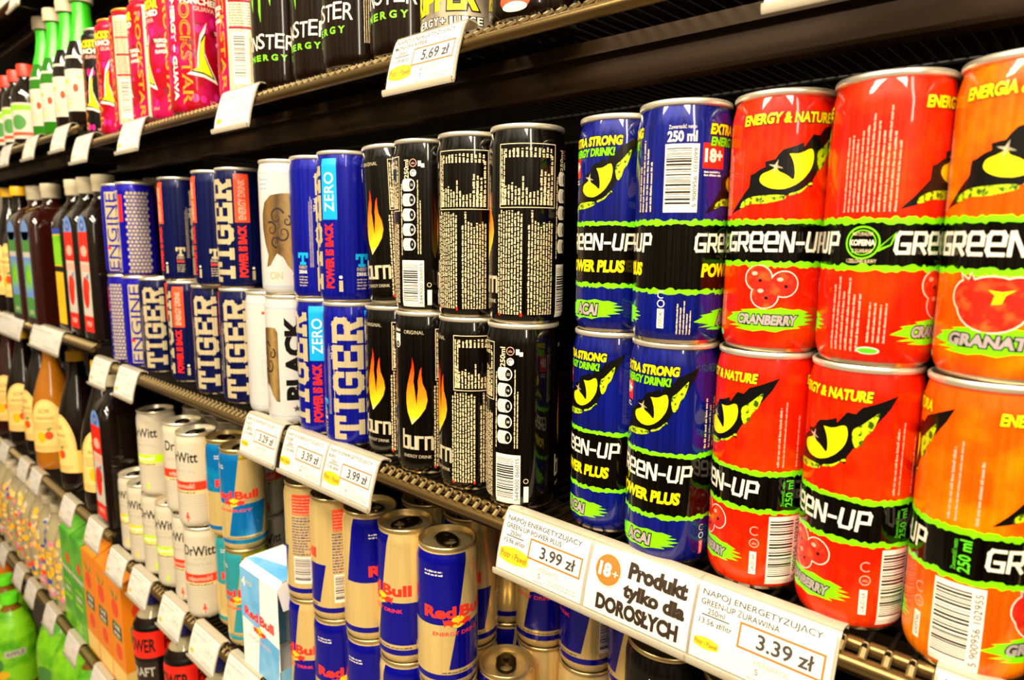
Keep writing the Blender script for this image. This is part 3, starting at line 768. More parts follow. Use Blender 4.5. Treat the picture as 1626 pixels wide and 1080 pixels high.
MONB = mat('black_gloss_print', '#140803', 0.2, 0.1, coat=0.6, spec=0.2, streak=0.3)
MONGREEN = mat('neon_green_print', '#7CE014', 0.35, coat=0.3)
def claws(a, u):
    for x, lo in ((-11, 72), (0, 62), (11, 76)):
        a.poly([(u+x-3, 150), (u+x+4, 152), (u+x+2.5, 126), (u+x+3.2, 108), (u+x+1.6, 94), (u+x+.6, lo), (u+x-1.6, lo+10), (u+x-1.2, 100), (u+x-3.2, 122)], MONGREEN, 1)
def mon_art(a):
    for du in (0, 99):
        claws(a, du)
        for i, c in enumerate('MONSTER'):
            a.text(c, du-29+i*9.7, 44+(1.2 if i % 2 else 0), 13.5, WHITE, 1, w=8.6 if c != 'M' else 10, bold=0.0, shear=0.06)
        for i, c in enumerate('ENERGY'): a.text(c, du-22+i*9, 30, 5.2, MONGREEN, 1, w=6.2, bold=0.03)
    a.lines(42, 20, 58, 140, 9, CREAMTXT, 1, True, 91, 0.4, 0.3)
GREYCAN = mat('grey_camouflage_print', '#8A7C6C', 0.3, 0.3, coat=0.5, blotch=('#B8A88E', 40, 0.45, 0.6))
def ripper_art(a):
    for du in (0, 99):
        a.text('RIPPER', du, 28, 15, YEL, 2, w=60, bold=0.05, shear=0.05, outline=BLACK, ow=0.05)
        for i, c in enumerate('ENERGY+JUICE'): a.text(c, du-30+i*5.5, 12.5, 5.0, WHITE, 2, w=4.4, bold=0.03, outline=BLACK, ow=0.07)
        claws(a, du+5)
    a.lines(42, 20, 58, 140, 9, CREAMTXT, 1, True, 92, 0.4, 0.3)
def coffee_art(a):
    for du in (0, 99):
        a.rect(du-24, 18, du+24, 100, PAPERW, 1); a.disc(du-4, 12, 11, 6.5, ORREDP, 2); a.disc(du-4, 8, 9, 3, WHITE, 3); a.lines(du+27, 30, du+40, 110, 6, CREAMTXT, 1, True, 96, 0.4, 0.3)
BLACKLIT = mat('black_matt_print', '#0E0A07', 0.3, 0.3, coat=0.1, streak=0.3)
def zigzag_art(a):
    for du in (-41.6, 41.6):
        a.stroke([(du, 112), (du+2.4, 104), (du-1.8, 96), (du+2.2, 84), (du-1, 74)], 0.7, WHITE, 1)
        a.text('+50', du+24, 108, 4, REDP, 1, w=10); a.rect(du-22, 88, du-17, 96, REDP, 1); a.lines(du+10, 20, du+30, 60, 8, CREAMTXT, 1, True, 95, 0.4, 0.3)

LOWH = 128.0; BIG = dict(R=31.5, H=157.0, rim=27.6)
KINDS = {
 'acai': dict(zones=[(30, BLUEG), (68, BLACKCAN), (200, BLUEG)], art=green_up_art(BLUEG, True, None, 'ACAI', '5 900956 103099')),
 'cranberry': dict(zones=[(46.5, REDG), (68, BLACKCAN), (200, REDG)], art=green_up_art(REDG, False, 'cran', 'CRANBERRY', '5 900956 102931')),
 'granat': dict(zones=[(46.5, ORAG), (68, BLACKCAN), (200, ORAG)], art=green_up_art(ORAG, False, 'gran', 'GRANAT', '5 900956 102955')),
 'flame': dict(zones=[(200, BLACKCAN)], art=burn_art),
 'navy': dict(zones=[(200, TIGBLUE)], art=tiger_art(False)),
 'zero': dict(zones=[(200, ZEROBLUE)], art=tiger_art(True)),
 'hexdots': dict(zones=[(200, ENGBLUE)], art=engine_art),
 'white': dict(zones=[(200, WHITECAN)], art=black_art),
 'foil': dict(H=LOWH, rim=25.6, lid=ALU_DULL, zones=[(200, RBSILVER)], art=foil_art(RBBLUE, RBBLUE, RBSILVER, 'ENERGY DRINK')),
 'bright': dict(H=LOWH, rim=25.6, lid=ALU_DULL, zones=[(116, RBSILVER), (200, GOLDP)], art=foil_art(RBBRIGHT, RBBRIGHT, RBSILVER, 'ENERGY')),
 'teal': dict(H=LOWH, rim=25.6, lid=ALU_DULL, zones=[(116, RBSILVER), (200, GOLDP)], art=foil_art(RBTEAL, RBTEAL, RBSILVER, 'SUGARFREE')),
 'witt_lime': dict(H=LOWH, rim=25.6, lid=RIM, zones=[(200, CREAMCAN)], art=witt_art(LIMEB, 'witalność')),
 'witt_red': dict(H=LOWH, rim=25.6, lid=RIM, zones=[(200, CREAMCAN)], art=witt_art(REDB, 'odporność')),
 'witt_yellow': dict(H=LOWH, rim=25.6, lid=RIM, zones=[(200, CREAMCAN)], art=witt_art(YELB, 'energia')),
 'guava': dict(zones=[(300, PINKCAN)], art=rock_art, lid=mat('orange_rim_metal', '#E8A040', 0.35, 0.6), **BIG),
 'darkstar': dict(zones=[(300, BLACKLIT)], art=rockp_art, **BIG),
 'claw': dict(zones=[(300, MONB)], art=mon_art, **BIG),
 'ripper': dict(zones=[(300, GREYCAN)], art=ripper_art, **BIG),
 'coffee': dict(zones=[(300, MONB)], art=coffee_art, **BIG),
 'zigzag': dict(H=LOWH, rim=25.6, lid=ALU_DULL, zones=[(200, BLACKLIT)], art=zigzag_art),
}

# ------------------------------------------------------------------ the shelving
ZU, ZM, ZL, ZB = 0.3325, 0.0, -0.3185, -0.62          # right bay levels
XJ = -1.2045                                          # joint between the two bays
DEPTH = 0.42

def structure(name, bm, m):
    o = meshobj(name, bm_to(name, bm, m, False)); o['kind'] = 'structure'; return o
bm = bmesh.new(); add_box(bm, -3.3, 0.445, -1.3, 0.75, 0.46, 1.35); structure('wall_back', bm, BLACKPANEL)
bm = bmesh.new(); add_box(bm, -4.0, -2.4, -1.34, 1.5, 0.46, -1.3); structure('floor', bm, mat('grey_floor_tile', '#8A7C68', 0.35))

def wire_shelf(x0, x1, z, label, beam=True):
    o = empty('wire_shelf', ((x0+x1)/2, 0, z), label, 'shelf', 'wire shelves of the drinks aisle')
    c = (x0+x1)/2
    bm = bmesh.new(); n = int((x1-x0)/0.0102)
    for i in range(n+1):
        x = x0-c+0.002+i*(x1-x0-0.004)/n
        add_rod(bm, (x, -0.0310, -0.0014), (x, DEPTH, -0.0014), 0.0014, 6)
    for y in (0.1, 0.25, DEPTH-0.004): add_rod(bm, (x0-c, y, -0.0050), (x1-c, y, -0.0050), 0.0024, 8)
    meshobj('wire_deck', bm_to('wire_deck', bm, BRONZE), o)
    bm = bmesh.new()
    for i in range(n+1):
        x = x0-c+0.002+i*(x1-x0-0.004)/n
        add_rod(bm, (x, -0.0275, -0.0012), (x, -0.0345, -0.0058), 0.0019, 6)
    meshobj('wire_ends', bm_to('wire_ends', bm, mat('bare_wire_tip_metal', '#B09A6A', 0.3, 0.7)), o)['kind'] = 'stuff'
    bm = bmesh.new(); add_rod(bm, (x0-c, -0.0250, -0.0046), (x1-c, -0.0250, -0.0046), 0.0036, 12); meshobj('inner_rod', bm_to('inner_rod', bm, BRONZE_RAIL), o)
    bm = bmesh.new(); add_rod(bm, (x0-c, -0.0335, -0.0100), (x1-c, -0.0335, -0.0100), 0.0042, 14); meshobj('front_rail', bm_to('front_rail', bm, BRONZE_RAIL), o)
    if beam:
        bm = bmesh.new()
        add_box(bm, x0-c, 0.020, -0.040, x1-c, 0.0225, -0.0075); add_box(bm, x0-c, 0.008, -0.0425, x1-c, 0.0225, -0.040); add_box(bm, x0-c, 0.0150, -0.0185, x1-c, 0.0200, -0.0165)
        bmesh.ops.bevel(bm, geom=bm.edges[:], offset=0.0006, segments=1)
        meshobj('cross_beam', bm_to('cross_beam', bm, mat('bronze_beam_metal', '#33210B', 0.42, 0.5)), o)
    for s in (x0-c+0.001, x1-c-0.004):
        bm = bmesh.new(); add_box(bm, s, -0.028, -0.030, s+0.003, DEPTH, -0.0078); meshobj('side_bracket', bm_to('side_bracket', bm, DARKMETAL), o)
    return o
wire_shelf(XJ+0.002, 0.55, ZU, 'brown wire shelf carrying the pink star cans and black claw cans along the top')
wire_shelf(XJ+0.002, 0.55, ZM, 'brown wire shelf carrying the yellow-eye cans, flame cans and navy cans')
wire_shelf(XJ+0.002, 0.55, ZL, 'brown wire shelf carrying the blue and silver foil cans and white cans')
wire_shelf(XJ+0.002, 0.55, ZB, 'brown wire shelf carrying the dark cola bottles at the bottom')
wire_shelf(-3.0, XJ-0.002, 0.605, 'wire shelf at the top left corner above the green glass bottles')
wire_shelf(-3.0, XJ-0.002, 0.359, 'wire shelf under the green glass bottles with pale caps')
wire_shelf(-3.0, XJ-0.002, 0.022, 'wire shelf under the white-capped syrup bottles')
wire_shelf(-3.0, XJ-0.002, -0.297, 'wire shelf under the yellow-capped dark bottles with cream labels')
wire_shelf(-3.0, XJ-0.002, -0.602, 'wire shelf under the orange and green cartons at far left')
wire_shelf(-3.0, XJ-0.002, -1.10, 'lowest wire shelf under the lime-capped juice bottles')
for x in (XJ, 0.57):
    bm = bmesh.new(); add_box(bm, -0.012, 0, 0, 0.012, 0.02, 2.6)
    o = meshobj('slotted_upright', bm_to('slotted_upright', bm, DARKMETAL, False)); o.location = (x, 0.424, -1.3)
    tag(o, 'dark slotted upright at the back, %s' % ('between the two shelf bays' if x < 0 else 'at the right end of the shelves'), 'upright')

# ------------------------------------------------------------------ price tags on the rails
TAGC = [(-0.0330, 0.0036), (-0.0352, 0.0010), (-0.0374, -0.0045), (-0.0396, -0.0110), (-0.0418, -0.0180), (-0.0438, -0.0255), (-0.0452, -0.0330), (-0.0458, -0.0370)]
def tagcurve(v, off):
    """v: 0 bottom .. 1 top, along the bent profile; off: outward offset"""
    seg = [sqrt((b[0]-a[0])**2+(b[1]-a[1])**2) for a, b in zip(TAGC, TAGC[1:])]; tot = sum(seg); d = (1-v)*tot
    for (a, b), l in zip(zip(TAGC, TAGC[1:]), seg):
        if d <= l or (a, b) == (TAGC[-2], TAGC[-1]):
            t = d/l; y = a[0]+(b[0]-a[0])*t; z = a[1]+(b[1]-a[1])*t; ny, nz = -( -(b[1]-a[1])/l), ((b[0]-a[0])/l)
            n = Vector((0, (b[1]-a[1])/l, -(b[0]-a[0])/l))
            return (y+n.y*off, z+n.z*off)
        d -= l
_tc = tagcurve
def tagcurve(v, off):
    k = min(23, max(0, int(v*24))); t = v*24-k; a = _tc(k/24, off); b = _tc((k+1)/24, off)
    return (a[0]+(b[0]-a[0])*t, a[1]+(b[1]-a[1])*t)
def strip(name, w, off0, off1, m, parent, v0=0.0, v1=1.0, x0=0.0, n=24):
    bm = bmesh.new(); rows = []
    for i in range(n+1):
        v = v0+(v1-v0)*i/n; a = tagcurve(v, off0); b = tagcurve(v, off1)
        rows.append([bm.verts.new((x0, *a)), bm.verts.new((x0+w, *a)), bm.verts.new((x0+w, *b)), bm.verts.new((x0, *b))])
    for r, s in zip(rows, rows[1:]):
        for k in range(4): bm.faces.new((r[k], r[(k+1) % 4], s[(k+1) % 4], s[k]))
    bm.faces.new(rows[0][::-1]); bm.faces.new(rows[-1])
    bmesh.ops.recalc_face_normals(bm, faces=bm.faces)
    return meshobj(name, bm_to(name, bm, m), parent)

_TAGME = {}
def price_tag(x, z, art_fn, label, w=0.0725, big=True, group='price tags on the shelf rails', key=None):
    o = empty('price_tag', (x, 0, z), label, 'price tag', group)
    key = key or label
    if (key, w) in _TAGME:
        for nm, me in _TAGME[(key, w)]: meshobj(nm, me, o)
        return o
    strip('holder', w+0.003, -0.0012, -0.0002, HOLDERPL, o, 0.0, 1.0, -0.0015)

    P = [(-0.0330, 0.0036), (-0.0300, 0.0042), (-0.0235, 0.0030), (-0.0222, 0.0012), (-0.0232, 0.0005)]
    Q = [(-0.0454, -0.0366), (-0.0458, -0.0388), (-0.0478, -0.0392), (-0.0484, -0.0376), (-0.0482, -0.0350)]
    for nm, C in (('rail_clip', P), ('lower_lip', Q)):
        bm = bmesh.new(); rows = []
        for i, (y, zz_) in enumerate(C):
            d = Vector((C[min(i+1, len(C)-1)][0]-C[max(i-1, 0)][0], C[min(i+1, len(C)-1)][1]-C[max(i-1, 0)][1])).normalized()*0.0005
            rows.append([bm.verts.new((xx, y+s*d.y, zz_-s*d.x)) for s in (1, -1) for xx in ((-0.0015, w+0.0015) if s == 1 else (w+0.0015, -0.0015))])
        for r, s in zip(rows, rows[1:]):
            for k in range(4): bm.faces.new((r[k], r[(k+1) % 4], s[(k+1) % 4], s[k]))
        bm.faces.new(rows[0][::-1]); bm.faces.new(rows[-1]); bmesh.ops.recalc_face_normals(bm, faces=bm.faces)
        meshobj(nm, bm_to(nm, bm, HOLDERPL), o)
    strip('card', w, 0.0, 0.0004, WHITEPAPER, o, 1/24, 23/24, n=22)
    a = Art(); art_fn(a, w*1000)
    def fn(u, v, L):
        y, zz_ = tagcurve(max(0, min(1, v/41.0)), 0.0004+0.00008*L); return (u/1000, y, zz_)
    if a.P:
        me = a.mesh('print', fn, None, [41.0*k/24 for k in range(1, 24)]); meshobj('print', me, o)
    strip('clear_cover', w+0.002, 0.0012, 0.0015, CLEARPL, o, 0.0, 1.0, -0.001)
    _TAGME[(key, w)] = [(c.name.split('.')[0], c.data) for c in o.children]
    return o

def logo_pp(a, u, v, k=1.0):
    n = 12; top = []; botm = []
    for i in range(n+1):
        t = -1+2*i/n; top.append((u+13*k*t, v+(3.2+2.4*(1-t*t))*k)); botm.append((u+13*k*t, v-(3.0+2.2*(1-t*t))*k))
    a.poly(botm+top[::-1], YELLOWINK, 1)
    a.text('Piotr i Paweł', u, v+0.2*k, 4.2*k, mat('brown_ink', '#8A3C0C', 0.6), 2, w=23.5*k, rot=-0.02)
def card_art(l1, l2, litr, price, maker, letter='S', vol='250ml', logo=1.0):
    def f(a, w):
        a.text(l1, 2.5, 36.0, 3.0, INK, 1, w=w*0.88, anchor='l', bold=0.01); a.text(l2, 2.5, 31.2, 3.0, INK, 1, w=min(w*0.86, 2.55*len(l2)), anchor='l', bold=0.01)
        a.text(vol, 12, 27.0, 2.8, INK, 1, bold=0.01); a.rect(4, 24.4, 20, 25.0, INK, 1); a.text(litr, 12.5, 21.6, 2.8, INK, 1, w=19, bold=0.01)
        a.frame(25.5, 15.4, w-3, 28.2, 1.1, ORANGEINK, 1); a.text(price, w-8, 21.8, 7.0, INK, 1, w=29, anchor='r', bold=0.02)
        logo_pp(a, 14 if logo == 1 else 9, 12.5 if logo == 1 else 10.5, logo*(1.0 if logo == 1 else 1))
        a.text(maker, w*0.62, 11.6, 2.6, INKLIGHT, 1, bold=0.01); a.text(letter, w*0.52, 7.4, 3.0, INK, 1)
        a.lines(w*0.62, 4.2, w-3, 8.2, 2, INKLIGHT, 1, False, 5, 0.45, 0.1, 1, 3); a.lines(w*0.46, 3.0, w*0.58, 4.6, 1, INKLIGHT, 1, False, 6, 0.6, 0.1, 1, 3)
    return f
def adult_art(a, w):
    a.disc(13.5, 27.5, 9.9, 9.9, INKLIGHT, 1, 40); a.disc(13.5, 27.5, 9.5, 9.5, WHITEPAPER, 2, 40); a.disc(13.5, 27.5, 8.9, 8.9, ORANGEINK, 3, 40)
    a.text('18', 11.4, 27.5, 7.0, WHITE, 4, bold=0.05); a.text('+', 19.0, 26.4, 5, WHITE, 4, w=4.2)
    a.text('Produkt', w-4, 32.0, 8.2, INKBROWN, 1, w=39, anchor='r', bold=0.06); a.text('tylko dla', w-3.5, 20.6, 7.2, INKBROWN, 1, w=41, anchor='r', bold=0.06)
    a.text('DOROSŁYCH', w-6, 8.8, 7.8, INKBROWN, 1, w=56, anchor='r', bold=0.06)
def faint_art(price='2.99 zł', seed=1):
    def f(a, w):
        a.text('NAPÓJ ENERGETYZUJĄCY', 2.5, 36, 2.4, INKLIGHT, 1, w=min(w*0.8, 60), anchor='l'); a.lines(2.5, 30, w*0.7, 33, 1, INKLIGHT, 1, False, seed, 0.7, 0.3, 2, 5)
        a.lines(3, 20, 18, 26, 2, INKLIGHT, 1, False, seed+1, 0.4, 0.1); a.frame(w*0.35, 15, w-3, 27, 0.6, mat('pale_orange_ink', '#E8B48C', 0.6), 1)
        a.text(price, w-8, 21, 6, INKLIGHT, 1, w=22, anchor='r'); a.disc(9, 9, 5.5, 2.6, YELLOWINK, 1)
        a.lines(w*0.5, 4, w-4, 9, 2, INKLIGHT, 1, False, seed+2, 0.4, 0.2)
    return f

# right bay, middle rail
price_tag(-0.3067, ZM, card_art('NAPÓJ ENERGETYZUJĄCY', 'GREEN-UP POWER PLUS', '15.96 zł/litr', '3.99 zł', 'HERBAPOL'), 'white 3.99 zł price tag with large yellow badge, under the blue yellow-eye cans')
price_tag(-0.2316, ZM, adult_art, 'white rail sign with an orange 18+ disc and bold brown lettering', w=0.0705)
price_tag(-0.1592, ZM, card_art('NAPÓJ ENERGETYZUJĄCY', 'GREEN-UP ŻURAWINA', '13.56 zł/litr', '3.39 zł', 'HERBAPOL', logo=0.55), 'white price tag reading 3.39 zł in front of the red yellow-eye cans')
price_tag(-0.0440, ZM, card_art('NAPÓJ ENERGETYZUJĄCY', 'GREEN-UP GRANAT', '13.56 zł/litr', '3.39 zł', 'HERBAPOL', logo=0.55), 'price tag cut off at the bottom right under the orange can')
price_tag(-0.5300, ZM, card_art('NAPÓJ ENERGETYZUJĄCY', 'BURN', '15.96 zł/litr', '3.99 zł', 'COCA', 'M', logo=1.0), 'white price tag reading 3.99 zł left of the flame cans, beside the bare rail')
price_tag(-0.6060, ZM, card_art('NAPÓJ ENERGETYZUJĄCY', 'TIGER', '13.56 zł/litr', '3.39 zł', 'MASPEX', 'M', logo=0.7), 'white price tag reading 3.39 zł under the royal blue cans')
price_tag(-0.6900, ZM, card_art('NAPÓJ ENERGETYZUJĄCY', 'BLACK', '13.16 zł/litr', '3.29 zł', 'FOODCARE', 'S', logo=0.55), 'white price tag reading 3.29 zł under the white cans')
price_tag(-1.0830, ZM, faint_art('2.69 zł', 4), 'blurred price tag under the navy cans, above the white cans with lime bands')
price_tag(-1.1960, ZM, faint_art('1.99 zł', 5), 'blurred price tag at the bay joint under the dotted blue cans')
# right bay, upper rail
price_tag(-0.4230, ZU+0.003, card_art('NAPÓJ ENERGETYZUJĄCY', 'MONSTER RIPPER', '11.38 zł/litr', '5.69 zł', 'MONSTER', 'T', '500ml', 1.0), 'white price tag reading 5.69 zł with a yellow badge under the grey can')
price_tag(-0.7100, ZU+0.003, faint_art('5.69 zł', 6), 'white price tag under the silver-backed can on the upper rail')
price_tag(-0.9960, ZU+0.003, faint_art('5.49 zł', 7), 'cream price tag under the pink star cans on the upper rail')
price_tag(-1.1940, ZU+0.003, faint_art('4.99 zł', 8), 'cream price tag at the bay joint below the dark star can')
price_tag(-0.1370, ZU+0.003, faint_art('5.69 zł', 9), 'price tag cut off at the top edge of the photo, above the red cans')
# right bay, lower rail
for x, l in ((-0.7700, 'price tag below the light blue four-pack carton'), (-0.8690, 'pale price tag left of the one below the four-pack carton'), (-0.9750, 'pale price tag beside the second blue bottle cap, under the white cans'), (-1.0940, 'pale price tag above the first cola bottle with a blue cap'), (-1.1930, 'pale price tag at the bay joint above the orange cartons')):
    price_tag(x, ZL, faint_art('3.49 zł', 11), l, key='low')
# left bay
price_tag(-1.5450, 0.022, faint_art('8.99 zł', 14), 'wide cream label strip under the green and red labelled syrup bottles', w=0.186)
price_tag(-1.8100, 0.022, faint_art('7.99 zł', 15), 'wide cream label strip at the left edge under the round-labelled bottle', w=0.19)
for x, l in ((-1.2960, 'cream tag nearest the joint on the rail under the green glass bottles'), (-1.4710, 'cream tag second from the joint under the green glass bottles'), (-1.6500, 'cream tag third from the joint, under the red-capped bottles'), (-1.8300, 'cream tag at the left edge under the red-capped bottles')):
    price_tag(x, 0.359, faint_art('9.49 zł', 16), l, key='ul')
price_tag(-1.4700, 0.605, faint_art('9.99 zł', 17), 'white tag in the top left corner under the yellow packs')
for x, l in ((-1.2990, 'tag nearest the joint under the dark bottles with cream labels'), (-1.4480, 'tag second from the joint under the dark bottles with cream labels, above the green cartons'), (-1.6730, 'tag third from the joint under the dark bottles with cream labels'), (-1.7720, 'tag fourth from the joint under the dark bottles with cream labels'), (-1.9490, 'tag at the left edge under the dark bottles with cream labels')):
    price_tag(x, -0.297, faint_art('6.99 zł', 18), l, key='ll')
for x, l in ((-1.3490, 'tag on the bottom rail under the orange cartons'), (-1.5090, 'tag on the bottom rail under the green cartons'), (-1.6640, 'tag on the bottom rail right of the lime-labelled bottles'), (-1.8180, 'tag on the bottom rail above the middle lime-labelled bottle'), (-1.9280, 'tag on the bottom rail second from the left edge'), (-2.0900, 'tag on the bottom rail at the left edge above the orange bottle')):
    price_tag(x, -0.602, faint_art('4.29 zł', 19), l, key='bl')

# ------------------------------------------------------------------ cans on the middle shelf
HT = 0.1341
EYE = 'cans with a yellow reptile eye'
can('granat', -0.0383, -0.0040, HT, 3.4, 'orange can with a pomegranate picture, upper of the stack at the right edge', EYE)
can('granat', -0.0395, -0.0042, 0, 49.6, 'orange can showing a white barcode, lower of the stack at the right edge', EYE)
can('cranberry', -0.0912, -0.0008, HT, -34.5, 'red can turned to small print and round leaf badge, upper, beside the orange stack', EYE)
can('cranberry', -0.0930, 0.0008, 0, 21.6, 'red can with cranberries and a barcode at its right, lower can beside the orange stack', EYE)
can('cranberry', -0.1449, 0.0054, HT, 0, 'red can showing the whole yellow eye and three cranberries', EYE)
can('cranberry', -0.1463, 0.0054, 0, 29, 'red can half hidden between the blue stack and another red can, lower', EYE)
can('acai', -0.1974, -0.0060, HT, -37.3, 'blue can turned to its barcode and 250 ml print', EYE)
can('acai', -0.1990, -0.0030, 0, 16, 'blue can with lime splash at the front, lower can above the 18+ sign', EYE)
can('acai', -0.2500, 0.0074, HT, 17.7, 'blue can with the eye at its left, upper left of the four blue ones', EYE)
can('acai', -0.2512, 0.0082, 0, 23, 'blue can above the 3.99 zł tag, lower left of the blue ones', EYE)
FL = 'black flame cans'
can('flame', -0.3195, -0.0038, HT, 36, 'black can with white small print and table, upper right end of the flame cans', FL)
can('flame', -0.3212, -0.0040, 0, 80, 'black can with barcode and white oval icons, lower right end of the flame cans', FL)
can('flame', -0.3737, -0.0042, HT, 45, 'upper black can with print table, second from the right of the flame cans', FL)
can('flame', -0.3745, -0.0036, 0, 31, 'lower black can with small print and a flame at its left edge', FL)
can('flame', -0.4270, -0.0034, HT, 82, 'black can with oval icons and barcode at its left, upper, third from the right', FL)
can('flame', -0.4278, -0.0036, 0, 10, 'black can showing the full orange flame and silver lettering', FL)
can('flame', -0.4795, 0.0085, HT+0.0018, 20, 'tilted black can leaning left against the royal blue can', FL, tilt=((0, 1, 0), radians(-3.6)))
can('flame', -0.4826, 0.0050, 0, 19, 'black can with half a flame under the tilted can', FL)
NV = 'blue cans with tall silver letters'
can('zero', -0.5395, -0.0034, HT, 42, 'royal blue can with cyan ZERO panel, upper, right end of blue letter cans', NV)
can('zero', -0.5366, -0.0036, 0, 5, 'royal blue can showing the whole tall silver word, lower, right end', NV)
can('zero', -0.5930, -0.0000, HT, -12, 'royal blue can turned to its small print, upper, beside the white can', NV)
can('zero', -0.5900, -0.0002, 0, 32, 'royal blue can with cyan panel, lower, beside the white can with black letters', NV)
WH = 'white lacquered cans on the middle shelf'
can('white', -0.6465, -0.0040, HT, 7, 'white can with a brown figure and swirl marks, upper', WH)
can('white', -0.6452, -0.0040, 0, 30, 'white can with tall black letters and a star, lower', WH)
can('white', -0.7010, 0.0030, 0, -52, 'white can turned to its plain back with a thin blue line, lower', WH)
can('navy', -0.7618, 0.0030, HT, 23, 'navy can with long orange panel, upper, first left of the white can', NV)
can('navy', -0.7634, 0.0018, 0, 10, 'navy can beside the plain white back, lower', NV)
can('navy', -0.8168, 0.0000, HT, 58, 'navy can half hidden behind the can with the orange panel, upper', NV)
can('navy', -0.8350, 0.0000, 0, 13, 'navy can with orange panel at its right, lower, second from the white cans', NV)
can('navy', -0.9450, 0.0100, HT, 57, 'navy can with small silver emblem, alone on the upper row beside the dotted can', NV)
can('navy', -0.9300, 0.0080, 0, 40, 'navy can with an orange panel at its left, lower, under the lone upper can', NV)
can('navy', -1.0250, 0.0060, 0, 10, 'navy can showing the first silver letters, lower, next to the dotted cans', NV)
HX = 'violet blue cans with silver dots'
can('hexdots', -1.0860, 0.0036, HT, 33, 'violet blue can covered in silver dots, upper', HX)
can('hexdots', -1.0862, 0.0040, 0, 8, 'violet blue can with silver letters, lower, beside the navy cans', HX)
can('hexdots', -1.1405, 0.0020, HT, 13, 'violet blue can with tall silver letters and a red bar, upper, at the bay joint', HX)
can('hexdots', -1.1410, 0.0024, 0, -34, 'violet blue can turned to its plain side, lower, at the bay joint', HX)
can('navy', -1.0400, 0.0640, HT, 0, 'dark can standing in the second row behind the dotted can', NV)
can('navy', -1.0400, 0.0640, 0, 0, 'dark can hidden in the second row under another can, behind the dotted cans', NV)

# ------------------------------------------------------------------ cans on the upper shelf
ST = 'pink star cans on the upper shelf'; CL = 'black claw cans on the upper shelf'
can('coffee', -0.3193, 0.0020, ZU, 10, 'black can with a cream panel, last one before the bare rail of the upper shelf', CL)
can('ripper', -0.3897, 0.0014, ZU, 18, 'grey can with yellow letters above the 5.69 zł tag', CL)
can('claw', -0.4533, 0.0023, ZU, 27, 'black claw can beside the grey can, behind the left end of its tag', CL)
can('claw', -0.5168, -0.0018, ZU, 38, 'black claw can second from the grey can', CL)
can('claw', -0.5800, 0.0060, ZU, 31, 'black claw can third from the grey can', CL)
can('claw', -0.6478, 0.0020, ZU, 24, 'black claw can with two green marks, beside the silver-backed can', CL)
can('guava', -0.7216, 0.0020, ZU, 66, 'can turned to its silver table and barcode, between the pink and the black cans', ST)
can('guava', -0.8446, 0.0003, ZU, -2, 'pink can with a whole yellow star and white words down its left', ST)
can('guava', -0.9082, 0.0019, ZU, 45, 'pink can with pale print at its left, second from the silver-backed can', ST)
can('guava', -0.9718, 0.0023, ZU, 57, 'pink can with three pale lines of print, third from the silver-backed can', ST)
can('guava', -1.0354, 0.0013, ZU, 74, 'pink can with a silver strip at its right and an orange rim', ST)
can('guava', -1.0990, 0.0028, ZU, 24, 'pink can with a large yellow star at its left edge, beside the dark star can', ST)
can('darkstar', -1.1627, 0.0040, ZU, 28, 'black can with a yellow star at the left end of the star cans', ST)

# ------------------------------------------------------------------ cans on the lower shelf
HL = LOWH/1000+0.0001; Z1 = ZL+HL
FO = 'blue and silver foil cans'
can('foil', -0.4128, 0.0035, Z1, -9, 'blue foil can with red bulls and lid, nearest the camera, first of the front row', FO)
can('foil', -0.4128, 0.0040, ZL, 5, 'foil can under the first can of the front row', FO)
can('foil', -0.4665, 0.0012, Z1, 26, 'foil can with silver upper half, second of the front row', FO)
can('foil', -0.4665, 0.0014, ZL, -20, 'foil can under the second can of the front row', FO)
can('foil', -0.5200, 0.0000, Z1, -28, 'foil can with an R at its right edge, third of the front row', FO)
can('foil', -0.5200, 0.0002, ZL, -2, 'foil can under the third can of the front row', FO)
can('foil', -0.5738, -0.0030, Z1, 54, 'silver foil can with a barcode low at its right, fourth of the front row', FO)
can('foil', -0.5738, -0.0028, ZL, -4, 'foil can with red letters under the fourth can of the front row', FO)
can('foil', -0.6275, -0.0010, Z1, 70, 'silver foil can turned to its orange block and barcode, beside the carton', FO)
can('foil', -0.6270, -0.0008, ZL, 25, 'foil can with the end of the red word, lower, beside the carton', FO)
HIDE = 'foil cans in the shadow of the second and third rows'
can('foil', -0.4400, 0.0580, Z1, 20, 'dark-lit foil can right behind the first and second cans of the front row', HIDE)
can('foil', -0.4400, 0.0580, ZL, 20, 'foil can in the shade under the one behind the first and second cans', HIDE)
can('foil', -0.4960, 0.0520, Z1, 20, 'foil can behind the second and third cans of the front row', HIDE)
can('foil', -0.4960, 0.0520, ZL, 20, 'foil can in the shade under the one behind the second and third cans', HIDE)
can('foil', -0.3860, 0.0510, ZL, 0, 'single foil can with its lid showing, right behind the nearest can', HIDE)
can('foil', -0.3880, 0.1060, Z1, 12, 'foil can in the third row with blue right half, behind the single low can', HIDE)
can('foil', -0.3880, 0.1060, ZL, 30, 'silver foil can at the bottom of the third row, behind the single low can', HIDE)
can('foil', -0.4420, 0.1130, Z1, -50, 'foil can with a dented glint, third row left of the gap', HIDE)
can('foil', -0.4420, 0.1130, ZL, 0, 'foil can below the one with the glint in the third row', HIDE)
can('foil', -0.3340, 0.1060, Z1, 40, 'foil can in deep shade behind the tag with the yellow badge, upper', HIDE)
can('foil', -0.3340, 0.1060, ZL, 60, 'foil can in deep shade behind the tag with the yellow badge, lower', HIDE)
can('foil', -0.2800, 0.1060, Z1, 55, 'foil can in deep shade left of the black zigzag cans, upper', HIDE)
can('foil', -0.2800, 0.1060, ZL, 20, 'foil can in deep shade left of the black zigzag cans, lower', HIDE)
ZG = 'black zigzag cans under the rail'
